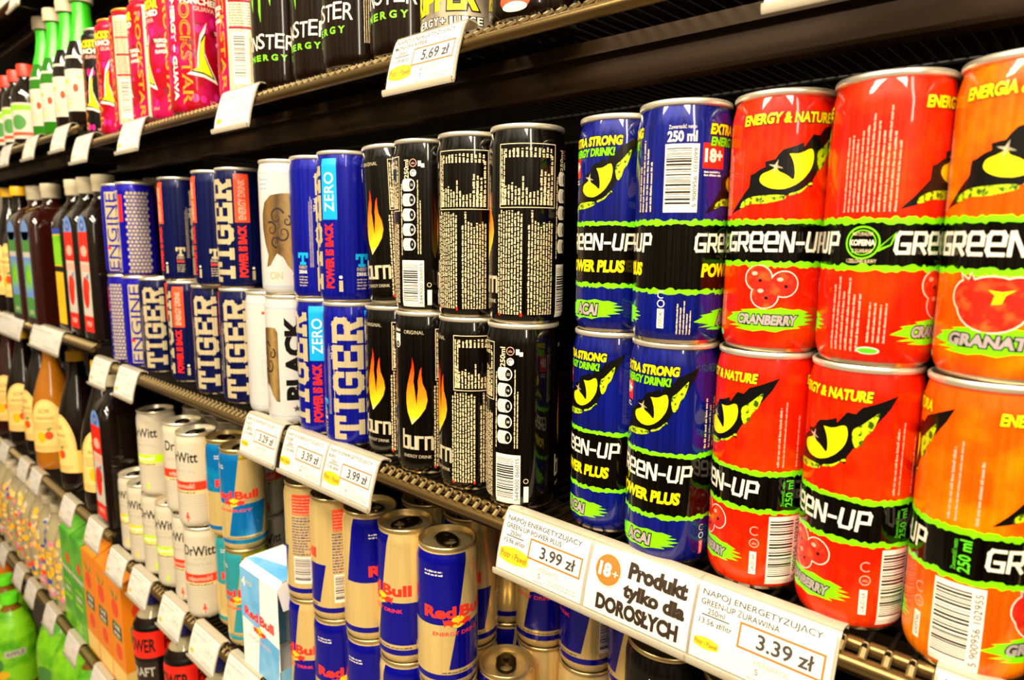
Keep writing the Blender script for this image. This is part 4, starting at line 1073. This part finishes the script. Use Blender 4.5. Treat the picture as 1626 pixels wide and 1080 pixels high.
for i, (x, y, w) in enumerate(((-0.1975, 0.0010, 'first from the foil cans, under the 18+ sign'), (-0.1440, 0.0010, 'second, under the 3.39 zł tag'), (-0.0900, 0.0020, 'third from the foil cans, below the bare rail'), (-0.0360, 0.0020, 'fourth, at the right edge'))):
    can('zigzag', x, y, Z1, -41.6+10, 'black can with a white zigzag line, ' + w, ZG); can('zigzag', x, y, ZL, -41.6, 'black can under the zigzag can, ' + w, ZG)
TL = 'teal and bright blue foil cans'
can('bright', -0.7925, 0.0040, Z1, 12, 'bright blue foil can with a yellow neck ring, upper, beside the carton', TL)
can('bright', -0.8455, 0.0095, Z1, -14, 'blue and copper foil can half hidden behind the bright blue one, upper', TL)
can('teal', -0.7925, 0.0040, ZL, 14, 'teal and cream can, lower, beside the carton', TL)
can('teal', -0.8446, 0.0155, ZL, -8, 'teal and cream can, lower, beside the white cans', TL)
can('teal', -0.7480, 0.0900, ZL, 0, 'dark teal can in the gap behind the carton', TL)
can('teal', -0.6900, 0.0900, ZL, 0, 'dark teal can hidden behind the carton', TL)
WC = 'white cans with coloured bands'
can('witt_red', -0.9000, -0.0060, Z1, 20, 'white can with a red band, upper, nearest the blue foil cans', WC)
can('witt_red', -0.8945, -0.0050, ZL, 8, 'white can with a red band, lower, nearest the teal cans', WC)
can('witt_red', -0.9640, 0.0020, Z1, 4, 'white can with a red band half hidden behind another, upper', WC)
can('witt_red', -0.9490, 0.0010, ZL, 22, 'white can with a red band, lower, second from the teal cans', WC)
can('witt_lime', -1.0085, 0.0000, ZL, 18, 'white can with a lime band, lower, third from the teal cans', WC)
can('witt_lime', -1.0560, 0.0000, Z1, 20, 'white can with a lime band standing tall on the upper row', WC)
can('witt_lime', -1.0630, 0.0005, ZL, 14, 'white can with a lime band, lower, under the tall lime one', WC)
can('witt_yellow', -1.1180, -0.0010, ZL, 22, 'white can with a yellow band, lower, second from the dark bottle', WC)
can('witt_yellow', -1.1730, 0.0040, ZL, 24, 'white can with a yellow band, lower, at the bay joint', WC)
for i, (x, y) in enumerate(((-1.0300, 0.0560), (-0.9740, 0.0580), (-0.9190, 0.0570), (-0.8660, 0.0700))):
    can('witt_lime' if i < 1 else 'witt_red', x, y, Z1, 0, 'white can seen by its lid in the second row, %s' % ('behind the tall lime can', 'second from the tall lime can', 'third from the tall lime can', 'behind the copper foil can')[i], WC)
    can('witt_lime' if i < 1 else 'witt_red', x, y, ZL, 0, 'white can in the second row under a lid-showing can, %s' % ('behind the lime band cans', 'behind the red band cans', 'behind the first red band can', 'behind the teal cans')[i], WC)

# ------------------------------------------------------------------ light blue four-pack carton
CARTB = mat('light_blue_card_print', '#5CA8DC', 0.4, coat=0.2, blotch=('#8CC4E6', 30, 0.4, 0.7)); CARTW = mat('white_card_print', '#F4EEE6', 0.4, coat=0.2)
def four_pack():
    x0, x1, y0, y1, H = -0.742, -0.6555, -0.0290, 0.0270, 0.1335
    o = empty('drink_carton', ((x0+x1)/2, (y0+y1)/2, ZL), 'light blue and white four-pack carton with red lettering, beside the teal cans', 'carton')
    w, d = (x1-x0)/2, (y1-y0)/2; t = 0.0006; b = 0.007
    def panel(nm, quads, m):
        bm = bmesh.new()
        for q in quads:
            q = [Vector(c) for c in q]; nn = (q[1]-q[0]).cross(q[2]-q[1]).normalized()*t
            A_ = [bm.verts.new(c) for c in q]; B_ = [bm.verts.new(c-nn) for c in q]; n_ = len(q)
            bm.faces.new(A_); bm.faces.new(B_[::-1])
            for i in range(n_): bm.faces.new((A_[i], B_[i], B_[(i+1) % n_], A_[(i+1) % n_]))
        bmesh.ops.recalc_face_normals(bm, faces=bm.faces)
        return meshobj(nm, bm_to(nm, bm, m, False), o)
    f = panel('front_panel', [[(-w,-d,0.004),(w,-d,0.004),(w,-d,H-b),(-w,-d,H-b)], [(-w,-d,H-b),(w,-d,H-b),(w-0.001,-d+b,H),(-w+0.001,-d+b,H)]], CARTW)
    panel('back_panel', [[(w,d,0.004),(-w,d,0.004),(-w,d,H),(w,d,H)]], CARTW)
    tp = panel('top_panel', [[(-w+0.001,-d+b,H),(w-0.001,-d+b,H),(w-0.001,d,H),(-w+0.001,d,H)]], CARTW)
    panel('bottom_panel', [[(-w,d,0.002),(w,d,0.002),(w,-d,0.004),(-w,-d,0.004)]], CARTW)
    panel('left_panel', [[(-w,d,0.004),(-w,-d,0.004),(-w,-d,H-b),(-w,d,H-b)]], CARTB)
    panel('side_flap', [[(w,-d,H-b),(w,-d+b,H-0.001),(w+0.0005,d,H-0.001),(w+0.001,d-0.006,H-0.034),(w+0.001,-d+0.006,H-0.034)]], CARTW)
    panel('side_sill', [[(w,-d,0.004),(w,d,0.004),(w,d,0.028),(w,-d,0.028)]], CARTB)
    W = w*1000; Hh = (H-b)*1000; a = Art()
    a.conv([(-W,64),(0,60),(4,Hh),(-W,Hh)], CARTB, 1); a.conv([(0,60),(W,56),(W-4,4),(-8,4)], CARTB, 1)
    rb_logo(a, -1, None, 2, 1.12, 74, 58, 50); a.text('SUGARFREE', -1, 45, 3.6, PINKTXT, 2, w=52)
    a.text('4', -W+8, 110, 11, WHITE, 2, bold=0.04); a.text('PACK', -W+22, 111, 5, YEL, 2, w=14)
    me = a.mesh('printed_front', lambda u, v, L: (u/1000, -d-0.0002-0.00006*L, v/1000)); meshobj('printed_front', me, f)
    a = Art(); D = d*2000-7; a.conv([(-2,0),(W-1,0),(W-1,D*0.62),(-W+6,D*0.2),(-W+1,0)], CARTB, 1)
    me = a.mesh('printed_top', lambda u, v, L: (u/1000, -d+b+v/1000, H+0.0002+0.00005*L)); meshobj('printed_top', me, tp)
    return o
four_pack()

# ------------------------------------------------------------------ bottles and cartons of the left bay
DARKGLASS = mat('dark_syrup_glass', '#120805', 0.08, 0.0, coat=0.6)
REDDARK = mat('dark_red_syrup_glass', '#2A0A06', 0.08, 0.0, coat=0.6)
AMBER = mat('amber_juice_glass', '#A86410', 0.08, 0.0, coat=0.6)
GREENGL = mat('green_bottle_glass', '#2E8A10', 0.08, 0.0, coat=0.5, trans=0.35)
GREENFOIL = mat('bright_green_foil', '#38C81C', 0.3, 0.15)
CAPW = mat('pale_cap_plastic', '#D0C2A0', 0.4); CAPY = mat('yellow_cap_plastic', '#F0B410', 0.4); CAPTAN = mat('tan_cap_plastic', '#C8B494', 0.5)
CAPBLUE = mat('navy_cap_plastic', '#161C78', 0.35); CAPLIME = mat('lime_cap_plastic', '#6CE81C', 0.35); CAPRED = mat('red_cap_plastic', '#E43A20', 0.4)
KRAFT = mat('cream_yellow_label_paper', '#EDB44A', 0.55); KRAFTL = mat('cream_label_paper', '#F2C872', 0.55)
CLEARGL = mat('clear_bottle_plastic', '#D8C89A', 0.12, 0.0, coat=0.3, trans=0.5)
COLA = mat('cola_liquid', '#1A0A06', 0.1, coat=0.6)
LABW = mat('white_label_paper', '#C8BEAC', 0.5)
LABGREEN = mat('green_label_print', '#4C8A3C', 0.45); LABLIME = mat('lime_label_print', '#8CD818', 0.4, coat=0.3, blotch=('#4CA80C', 20, 0.45, 0.65))
ORJUICE = mat('orange_juice', '#F07A14', 0.2, coat=0.4)
BLUEP = mat('cobalt_print', '#2848A8', 0.4)
BROWNINK = mat('brown_print', '#6A4418', 0.5)

def round_square(w, d, r, n=5):
    pts = []
    for cx, cy, a0 in ((w-r, d-r, 0), (-w+r, d-r, pi/2), (-w+r, -d+r, pi), (w-r, -d+r, 1.5*pi)):
        for i in range(n+1): t = a0+pi/2*i/n; pts.append((cx+r*cos(t), cy+r*sin(t)))
    return pts
def loft(bm, secs):
    rings = [[bm.verts.new((p[0], p[1], z)) for p in pts] for z, pts in secs]
    n = len(rings[0])
    for A, B in zip(rings, rings[1:]):
        for i in range(n): bm.faces.new((A[i], A[(i+1) % n], B[(i+1) % n], B[i]))
    bm.faces.new(rings[0][::-1]); bm.faces.new(rings[-1])

_BT = {}
def build(kind, name, cat, parts, x, y, z, rz, label, group):
    """parts: list of (part name, mesh, parent part or None); meshes are shared by every bottle of the kind"""
    o = empty(name, (x, y, z), label, cat, group, rz); made = {}
    for nm, me, par in parts:
        c = meshobj(nm, me, made[par] if par else o); made[nm] = c
    return o
def lathe_me(nm, prof, m, n=40, cap1=True):
    bm = bmesh.new(); add_lathe(bm, [(r/1000, z/1000) for r, z in prof], n, cap0=True, cap1=cap1); return bm_to(nm, bm, m)
def wrap_me(nm, art, prof, grow=0.5, step=4.0):
    def fn(u, v, L):
        r = (interp(prof, v)+grow+0.08*L); a = u/WR[0]
        return (r*sin(a)/1000, -r*cos(a)/1000, v/1000)
    return art.mesh(nm, fn, step, [p[1] for p in prof[1:-1]])
WR = [40.0]

def syrup(kind, x, y, z, label, glass=DARKGLASS, rz=0.0, sx=1.0):
    if kind not in _BT:
        w, d = 36*sx, 36*sx
        secs = [(0.0, round_square(w-5, d-5, 8)), (0.003, round_square(w, d, 10)), (0.185, round_square(w, d, 10)), (0.197, round_square(w-1.5, d-1.5, 12)), (0.208, round_square(w-6, d-6, 14)), (0.218, round_square(w-13, d-13, 14)), (0.226, round_square(17, 17, 14)), (0.232, round_square(14.5, 14.5, 14)), (0.243, round_square(14, 14, 13.5))]
        bm = bmesh.new(); loft(bm, [(zz_, [(p[0]/1000, p[1]/1000) for p in pts]) for zz_, pts in secs]); body = bm_to('glass', bm, glass)
        cap = lathe_me('cap', [(16.2, 240), (16.8, 241), (16.8, 252), (17.4, 253), (17.4, 264), (16.6, 267), (10, 267.6)], CAPW, 28)
        a = Art()
        if kind == 'syrup_red':
            a.rect(-22, 14, 22, 176, LABW, 1); a.disc(0, 176, 22, 26, PALEBLUE, 1, 24); a.disc(0, 186, 10, 9, BLUEP, 2); a.text('H', 0, 186, 9, WHITE, 3)
            a.rect(-22, 128, 22, 176, REDP, 2); a.disc(0, 145, 15, 9, PINKTXT, 3); a.rect(-22, 112, 22, 124, PINKTXT, 2)
            a.disc(-4, 78, 15, 26, REDP, 2); a.disc(6, 88, 9, 12, BERRY, 3); a.poly([(2,104),(14,110),(10,98)], BLUEP, 3)
            a.rect(-22, 14, 22, 40, REDP, 2); a.text('SYROP', 0, 27, 8, WHITE, 3, w=26)
        elif kind == 'syrup_green':
            a.rect(-22, 14, 22, 176, PALEBLUE, 1); a.disc(0, 176, 22, 22, PALEBLUE, 1); a.rect(-22, 138, 22, 160, LABGREEN, 2); a.rect(-20, 128, 20, 138, LABW, 2)
            for k in range(6): a.disc(-16+6.4*k, 88+8*(k % 2), 3.4, 26, LABLIME, 2, 12)
            a.rect(-22, 14, 22, 52, LABGREEN, 2); a.text('LIPA', 0, 24, 8, WHITE, 3, w=26)
        else:
            a.rect(-22, 14, 22, 182, YELLOWINK, 1); a.rect(-22, 172, 22, 182, BLUEP, 2); a.rect(-22, 106, 22, 116, BLACK, 2); a.rect(-22, 118, 22, 170, LABLIME, 2); a.disc(0, 70, 14, 26, CAPY, 2)
        lab = a.mesh('front_label', lambda u, v, L: (u*min(1.2, sx)/1000, (-d-0.2-0.05*L)/1000, v/1000))
        _BT[kind] = [('glass', body, None), ('cap', cap, None), ('front_label', lab, None)]
    return build(kind, 'syrup_bottle', 'bottle', _BT[kind], x, y, z, rz, label, 'square syrup bottles')

SY = -0.0005
syrup('syrup_red', -1.2460, 0.012, 0.022, 'red and white labelled syrup bottle at the bay joint on the middle shelf')
syrup('syrup_red', -1.3230, 0.012, 0.022, 'red and white labelled syrup bottle second from the bay joint on the middle shelf')
syrup('syrup_yellow', -1.3990, 0.014, 0.022, 'syrup bottle with yellow and lime label between the red and green labelled ones')
syrup('syrup_green', -1.5450, 0.012, 0.022, 'broad syrup bottle with a green leafy label, front one of the pair', REDDARK, 0.0, 1.35)
syrup('syrup_green', -1.6500, 0.012, 0.022, 'broad syrup bottle with a green leafy label, left one of the pair', REDDARK, 0.0, 1.35)
syrup('syrup_red', -1.2480, 0.008, -0.297, 'red labelled syrup bottle on the lower shelf beside the white cans')
syrup('syrup_red', -1.2460, 0.090, 0.022, 'red labelled syrup bottle in the second row at the bay joint')
syrup('syrup_red', -1.3230, 0.090, 0.022, 'red labelled syrup bottle in the second row, second from the joint')

JP = [(30, 0), (37, 2), (39.5, 8), (40, 20), (40, 120), (38, 140), (33, 165), (26, 190), (19, 212), (14.5, 230), (13.2, 246), (13.2, 254)]
def juice(x, y, z, label, glass='dark', rz=0.0):
    k = 'juice_'+glass
    if k not in _BT:
        body = lathe_me('glass', JP, {'dark': DARKGLASS, 'amber': AMBER, 'red': REDDARK}[glass])
        cap = lathe_me('cap', [(15.4, 252), (16.2, 253), (16.2, 268), (15.4, 271), (8, 271.6)], CAPY, 28)
        WR[0] = 40.0; a = Art()
        a.rect(-58, 40, 58, 84, KRAFT, 1)
        arch = [(-36, 40), (36, 40)]+[(36*cos(pi*i/20), 84+68*sin(pi*i/20)**0.9) for i in range(21)]
        a.poly(arch, KRAFTL, 2)
        for i in range(20): a.stroke([(34*cos(pi*i/20), 84+65*sin(pi*i/20)), (34*cos(pi*(i+1)/20), 84+65*sin(pi*(i+1)/20))], 0.7, BROWNINK, 3)
        a.text('SOK', 0, 128, 9, BROWNINK, 3, w=24); a.text('domowy', 0, 114, 7, BROWNINK, 3, w=34); a.lines(-26, 88, 26, 106, 4, BROWNINK, 3, False, 5, 0.35, 0.2)
        a.disc(-9, 72, 9, 12, CAPY, 3); a.disc(6, 76, 8, 9, ORREDP, 3); a.poly([(6,84),(13,94),(2,90)], LABGREEN, 3); a.lines(-30, 44, 30, 56, 3, BROWNINK, 3, False, 6, 0.3, 0.2)
        a.disc(48, 58, 6, 6, LABW, 3)
        lab = wrap_me('paper_label', a, JP, 0.4)
        _BT[k] = [('glass', body, None), ('cap', cap, None), ('paper_label', lab, None)]
    return build(k, 'juice_bottle', 'bottle', _BT[k], x, y, z, rz, label, 'yellow-capped juice bottles')
place = ['first', 'second', 'third', 'fourth', 'fifth', 'sixth', 'seventh', 'eighth', 'ninth']
for i, (x, y, g, r) in enumerate(((-1.334, 0.012, 'dark', 0.9), (-1.480, 0.012, 'dark', 0.15), (-1.662, 0.012, 'amber', 0.85), (-1.775, 0.020, 'dark', 0.2), (-1.887, 0.012, 'dark', 0.95), (-2.020, 0.012, 'red', 0.9), (-2.140, 0.012, 'dark', 0.5))):
    juice(x, y, -0.297, '%s yellow-capped juice bottle with cream label, %s left of the lower syrup bottle' % ({'dark': 'black', 'amber': 'amber', 'red': 'dark red'}[g], place[i]), g, r)
for i, (x, y, g) in enumerate(((-1.420, 0.092, 'dark'), (-1.520, 0.100, 'dark'), (-1.620, 0.100, 'red'), (-1.730, 0.104, 'dark'), (-1.830, 0.104, 'dark'), (-1.930, 0.100, 'dark'), (-2.030, 0.100, 'dark'))):
    juice(x, y, -0.297, '%s yellow-capped juice bottle in the second row, %s behind the lower syrup bottle' % ({'dark': 'black', 'amber': 'amber', 'red': 'dark red'}[g], place[i]), g, 0.6)
juice(-1.765, 0.008, 0.022, 'yellow-capped bottle with a round cream label on the middle shelf at the left edge', 'dark', 0.3)
juice(-1.853, 0.008, 0.022, 'yellow-capped bottle cut by the left edge on the middle shelf', 'dark', 0.3)
juice(-1.560, 0.110, 0.022, 'yellow-capped bottle behind the broad syrup bottles', 'dark', 0.3)

# green glass bottles, upper left
GP = [(22, 0), (27, 2), (28.5, 8), (28.5, 90), (26, 108), (20, 128), (15, 148), (12.5, 168), (12, 192)]
def green_bottle(x, y, z, label, dark=False):
    k = 'green_dark' if dark else 'green_clear'
    if k not in _BT:
        body = lathe_me('glass', GP, GREENGL if not dark else DARKGLASS)
        foil = lathe_me('neck_foil', [(20.6, 127), (15.5, 149), (13.0, 168), (12.5, 190), (12.5, 191)], GREENFOIL, 30, False)
        cap = lathe_me('cap', [(15, 186), (17, 187), (17.4, 200), (16.6, 207), (9, 208)], CAPTAN, 28)
        WR[0] = 28.5; a = Art(); a.rect(-38, 22, 38, 84, LABW, 1); a.disc(6, 56, 4, 6, ORREDP, 2); a.disc(-10, 66, 5, 3, KRAFT, 2); a.disc(-8, 34, 7, 3, KRAFTL, 2); a.disc(14, 72, 5, 2, KRAFTL, 2); a.lines(-28, 26, 28, 48, 5, INKLIGHT, 2, False, 7, 0.3, 0.3)
        lab = wrap_me('paper_label', a, GP, 0.4); b2 = Art(); b2.rect(-24, 100, 24, 104, LABW, 1); band = wrap_me('neck_band', b2, GP, 0.5)
        _BT[k] = [('glass', body, None), ('neck_foil', foil, None), ('cap', cap, None), ('paper_label', lab, None), ('neck_band', band, None)]
    return build(k, 'glass_bottle', 'bottle', _BT[k], x, y, z, 0.5, label, 'green glass bottles with pale caps')
for i, (x, y, d) in enumerate(((-1.2380, -0.002, True), (-1.3120, 0.0, True), (-1.3850, 0.0, False), (-1.4520, 0.0, False), (-1.5250, 0.030, True))):
    green_bottle(x, y, 0.359, 'green-necked glass bottle with pale cap, %s' % ('first, beside the dark star can', 'second from the dark star can, dark inside', 'third from the dark star can, green throughout', 'fourth from the dark star can, green throughout', 'last, half hidden at the left of the row')[i], d)

RP = [(24, 0), (29, 2), (30, 8), (30, 92), (27, 106), (18, 120), (14, 126), (14, 134)]
def red_bottle(x, y, z, label):
    if 'redcap' not in _BT:
        body = lathe_me('glass', RP, DARKGLASS); cap = lathe_me('cap', [(16, 130), (17, 131), (17, 150), (16, 153), (8, 153.5)], CAPRED, 26)
        WR[0] = 30.0; a = Art(); a.rect(-44, 14, 44, 80, LABW, 1); a.rect(-44, 66, 44, 76, LABLIME, 2); a.disc(0, 44, 14, 14, LABGREEN, 2); a.rect(-44, 20, 44, 26, ORREDP, 2)
        _BT['redcap'] = [('glass', body, None), ('cap', cap, None), ('paper_label', wrap_me('paper_label', a, RP, 0.4), None)]
    return build('redcap', 'glass_bottle', 'bottle', _BT['redcap'], x, y, z, 0.6, label, 'short red-capped bottles')
for i, x in enumerate((-1.600, -1.672, -1.744, -1.816)):
    red_bottle(x, 0.004, 0.359, 'short red-capped bottle with green label, %s left of the green bottles' % place[i])

# cola bottles on the bottom shelf
CP = [(22, 0), (30, 3), (32, 14), (32, 60), (30, 78), (30, 100), (32, 118), (32, 168), (30, 182), (24, 196), (17, 206), (13, 213), (13, 220)]
def cola(x, y, z, label, rz=0.4):
    if 'cola' not in _BT:
        liquid = lathe_me('bottle_body', CP[:10], COLA); shoulder = lathe_me('clear_shoulder', [(24, 196), (17, 206), (13, 213), (13, 220)], CLEARGL)
        cap = lathe_me('cap', [(14.6, 214), (15.2, 215), (15.2, 231), (14.4, 233), (8, 233.4)], CAPBLUE, 28)
        WR[0] = 32.0; a = Art(); a.rect(-100, 130, 100, 180, REDP, 1); a.rect(-100, 176, 100, 186, BLACK, 2); a.rect(-100, 124, 100, 131, BLACK, 2)
        for du in (-67, 0, 67):
            a.text('POWER', du, 153, 22, BLACK, 2, w=54, bold=0.03); a.text('KRAFT', du, 106, 16, LABW, 2, w=48, bold=0.02)
        a.rect(-100, 20, 100, 62, BLACK, 1)
        _BT['cola'] = [('bottle_body', liquid, None), ('clear_shoulder', shoulder, None), ('cap', cap, None), ('wrap_label', wrap_me('wrap_label', a, CP, 0.4), None)]
    return build('cola', 'cola_bottle', 'bottle', _BT['cola'], x, y, z, rz, label, 'cola bottles with navy caps')
cola(-1.1400, 0.004, ZB, 'cola bottle with red and black label beside the orange cartons')
cola(-1.0100, 0.004, ZB, 'cola bottle with red and black label, second in the front row at the bottom')
cola(-1.0740, 0.050, ZB, 'cola bottle half hidden between the two front ones')
cola(-0.8850, 0.004, ZB, 'cola bottle below the frame edge with only its navy cap showing')
cola(-0.9480, 0.050, ZB, 'cola bottle hidden behind the tags, right of the second front one')

# tall drink cartons
CGREEN = mat('leaf_green_card_print', '#3FA024', 0.4, coat=0.3, blotch=('#7CC83C', 14, 0.4, 0.65)); CORANGE = mat('orange_card_print', '#F58A14', 0.4, coat=0.3)
def drink_carton(x, y, z, kind, label):
    k = 'carton_'+kind
    if k not in _BT:
        w, d, H = 0.0335, 0.0335, 0.205; m = CORANGE if kind == 'orange' else CGREEN
        bm = bmesh.new(); add_box(bm, -w, -d, 0, w, d, H); bmesh.ops.bevel(bm, geom=bm.edges[:], offset=0.0015, segments=2); body = bm_to('card_body', bm, m, True)
        bm = bmesh.new(); v = [bm.verts.new(p) for p in ((-w,-d,H-.001),(w,-d,H-.001),(w,d,H-.001),(-w,d,H-.001),(-w,0,H+.016),(w,0,H+.016))]
        for f in ((0,1,5,4),(2,3,4,5),(1,2,5),(3,0,4),(3,2,1,0)): bm.faces.new([v[i] for i in f])
        top = bm_to('folded_top', bm, m, False)
        a = Art()
        if kind == 'orange':
            a.disc(-2, 150, 17, 17, ORREDP, 1, 28); a.disc(4, 70, 15, 15, ORREDP, 1, 28); a.poly([(-8,166),(-22,186),(-2,176)], LABGREEN, 2); a.poly([(2,168),(18,186),(12,170)], LABGREEN, 2)
            a.rect(-22, 94, 24, 124, LABGREEN, 2); a.rect(-20, 97, 22, 121, BLACK, 3); a.text('ONE', 1, 115, 8, WHITE, 4, w=30, bold=0.03); a.text('drink', 1, 103, 8, WHITE, 4, w=32, bold=0.03); a.rect(-33, 4, 33, 40, KRAFTL, 1)
        else:
            a.rect(-33, 120, 33, 128, LABW, 1); a.rect(-24, 60, 24, 100, LABLIME, 1); a.rect(-20, 70, 20, 92, LABGREEN, 2); a.text('DRINK', 0, 81, 9, WHITE, 3, w=34, bold=0.03); a.disc(14, 150, 12, 12, ORREDP, 1); a.rect(-33, 4, 33, 30, LABLIME, 1)
        lab = a.mesh('front_print', lambda u, v, L: (u/1000, -d-0.0001-0.00005*L, v/1000)); a2 = lab.copy()
        for vv in a2.vertices: vv.co = Vector((-vv.co.y, vv.co.x, vv.co.z))
        _BT[k] = [('card_body', body, None), ('folded_top', top, None), ('front_print', lab, None), ('side_print', a2, None)]
    return build(k, 'juice_carton', 'carton', _BT[k], x, y, z, 0.0, label, 'tall drink cartons at the lower left')
for i, x in enumerate((-1.247, -1.319, -1.391)): drink_carton(x, 0.012, -0.602, 'orange', 'tall orange drink carton with fruit print, %s' % ('beside the first cola bottle', 'second from the cola bottles', 'third, next to the green ones')[i])
for i, x in enumerate((-1.465, -1.537)): drink_carton(x, 0.012, -0.602, 'green', 'tall green drink carton, %s' % ('next to the orange cartons', 'next to the clear confetti bottles')[i])

# clear bottles with confetti print
KP = [(24, 0), (30, 3), (32, 10), (32, 120), (30, 145), (22, 172), (14, 190), (13, 204)]
def confetti(x, y, z, label, rz):
    if 'confetti' not in _BT:
        body = lathe_me('bottle_body', KP, CLEARGL); cap = lathe_me('cap', [(15, 198), (15.6, 199), (15.6, 214), (14, 216), (8, 216.4)], CAPW, 26)
        rd = random.Random(3); a = Art(); WR[0] = 32.0
        cols = [CAPY, ORREDP, BLUEP, CAPY, KRAFT, KRAFTL, KRAFTL, LABW, KRAFT, mat('rose_print', '#E87A9A', 0.45)]
        for i in range(170): a.disc(rd.uniform(-95, 95), rd.uniform(16, 172), rd.uniform(4, 10), rd.uniform(3, 8), rd.choice(cols), 1+i % 4, 9)
        inner = lathe_me('drink_inside', [(r-2.2, v+1) for r, v in KP[:6]], mat('pale_drink', '#B89A5C', 0.2, coat=0.3), 32)
        _BT['confetti'] = [('bottle_body', body, None), ('cap', cap, None), ('drink_inside', inner, None), ('confetti_print', wrap_me('confetti_print', a, KP, 0.4), None)]
    return build('confetti', 'plastic_bottle', 'bottle', _BT['confetti'], x, y, z, rz, label, 'clear bottles with confetti print')
for i in range(10):
    confetti(-1.612-0.068*i, 0.006, -0.602, 'clear bottle with bright confetti print, %s left of the green cartons, front row' % (place+['tenth'])[i], 0.3+0.9*i)
for i in range(6):
    confetti(-1.646-0.068*i, 0.068, -0.602, 'clear bottle with bright confetti print, %s in the second row' % place[i], 0.7+0.7*i)

# lime bottles on the lowest shelf
BP = [(44, 0), (54, 4), (57, 20), (57, 150), (54, 180), (44, 212), (30, 240), (19, 258), (17, 266), (17, 276)]
def lime_bottle(x, y, z, label, juice_=False, k=1.0):
    key = 'lime%s%.2f' % (juice_, k)
    if key not in _BT:
        P = [(r*k, v*k) for r, v in BP]
        body = lathe_me('bottle_body', P, ORJUICE if juice_ else mat('amber_green_juice', '#8A5A14', 0.12, coat=0.6)); cap = lathe_me('cap', [(r*k, v*k) for r, v in [(19, 268), (20.5, 269), (20.5, 290), (19, 293), (10, 294)]], CAPLIME, 30)
        WR[0] = 57.0*k; a = Art()
        if not juice_:
            a.rect(-170*k, 40*k, 170*k, 250*k, LABLIME, 1); a.rect(20*k, 130*k, 70*k, 150*k, LABW, 2); a.text('APPLE', 45*k, 140*k, 12*k, INK, 3, w=42*k); a.disc(-10*k, 110*k, 26*k, 26*k, LABGREEN, 2); a.disc(-10*k, 80*k, 40*k, 14*k, YELLOWINK, 2); a.rect(-90*k, 130*k, -40*k, 150*k, LABW, 2)
        else: a.rect(-170*k, 40*k, 170*k, 120*k, CAPY, 1)
        _BT[key] = [('bottle_body', body, None), ('cap', cap, None), ('wrap_label', wrap_me('wrap_label', a, P, 0.5), None)]
    return build(key, 'juice_bottle', 'bottle', _BT[key], x, y, z, 0.6, label, 'lime bottles on the lowest shelf')
lime_bottle(-2.235, -0.005, -1.10, 'large lime-labelled bottle with lime cap in the bottom left corner')
lime_bottle(-2.370, 0.010, -1.10, 'large lime-labelled bottle behind the corner one, its lime cap showing')
lime_bottle(-2.500, 0.010, -1.10, 'orange juice bottle at the left edge above the lime caps', True, 1.15)
lime_bottle(-2.060, 0.075, -1.10, 'lime-labelled bottle between the corner one and the small ones', False, 1.12)
lime_bottle(-1.920, 0.075, -1.10, 'lime-labelled bottle under the bottom rail, left of the last one', False, 1.12)
lime_bottle(-1.780, 0.070, -1.10, 'lime-labelled bottle at the right end of the lowest shelf', False, 1.0)

# yellow packs on the top left shelf
def pack(x, label):
    if 'pack' not in _BT:
        bm = bmesh.new(); add_box(bm, -0.045, -0.03, 0, 0.045, 0.03, 0.16); bmesh.ops.bevel(bm, geom=bm.edges[:], offset=0.006, segments=3)
        body = bm_to('card_body', bm, mat('pale_yellow_card_print', '#EFE7A8', 0.5, blotch=('#F8F4E0', 18, 0.4, 0.6)))
        a = Art(); a.rect(-38, 20, 38, 70, CAPY, 1); a.disc(0, 105, 26, 22, LABW, 1); a.rect(-30, 36, 30, 52, LABW, 2)
        _BT['pack'] = [('card_body', body, None), ('front_print', a.mesh('front_print', lambda u, v, L: (u/1000, -0.0302-0.00005*L, v/1000)), None)]
    return build('pack', 'drink_pack', 'pack', _BT['pack'], x, 0.006, 0.605, 0.0, label, 'yellow packs on the top left shelf')
for i, x in enumerate((-1.30, -1.40, -1.50, -1.60, -1.70, -1.80)): pack(x, 'pale yellow pack on the top left shelf, %s from the bay joint' % place[i])
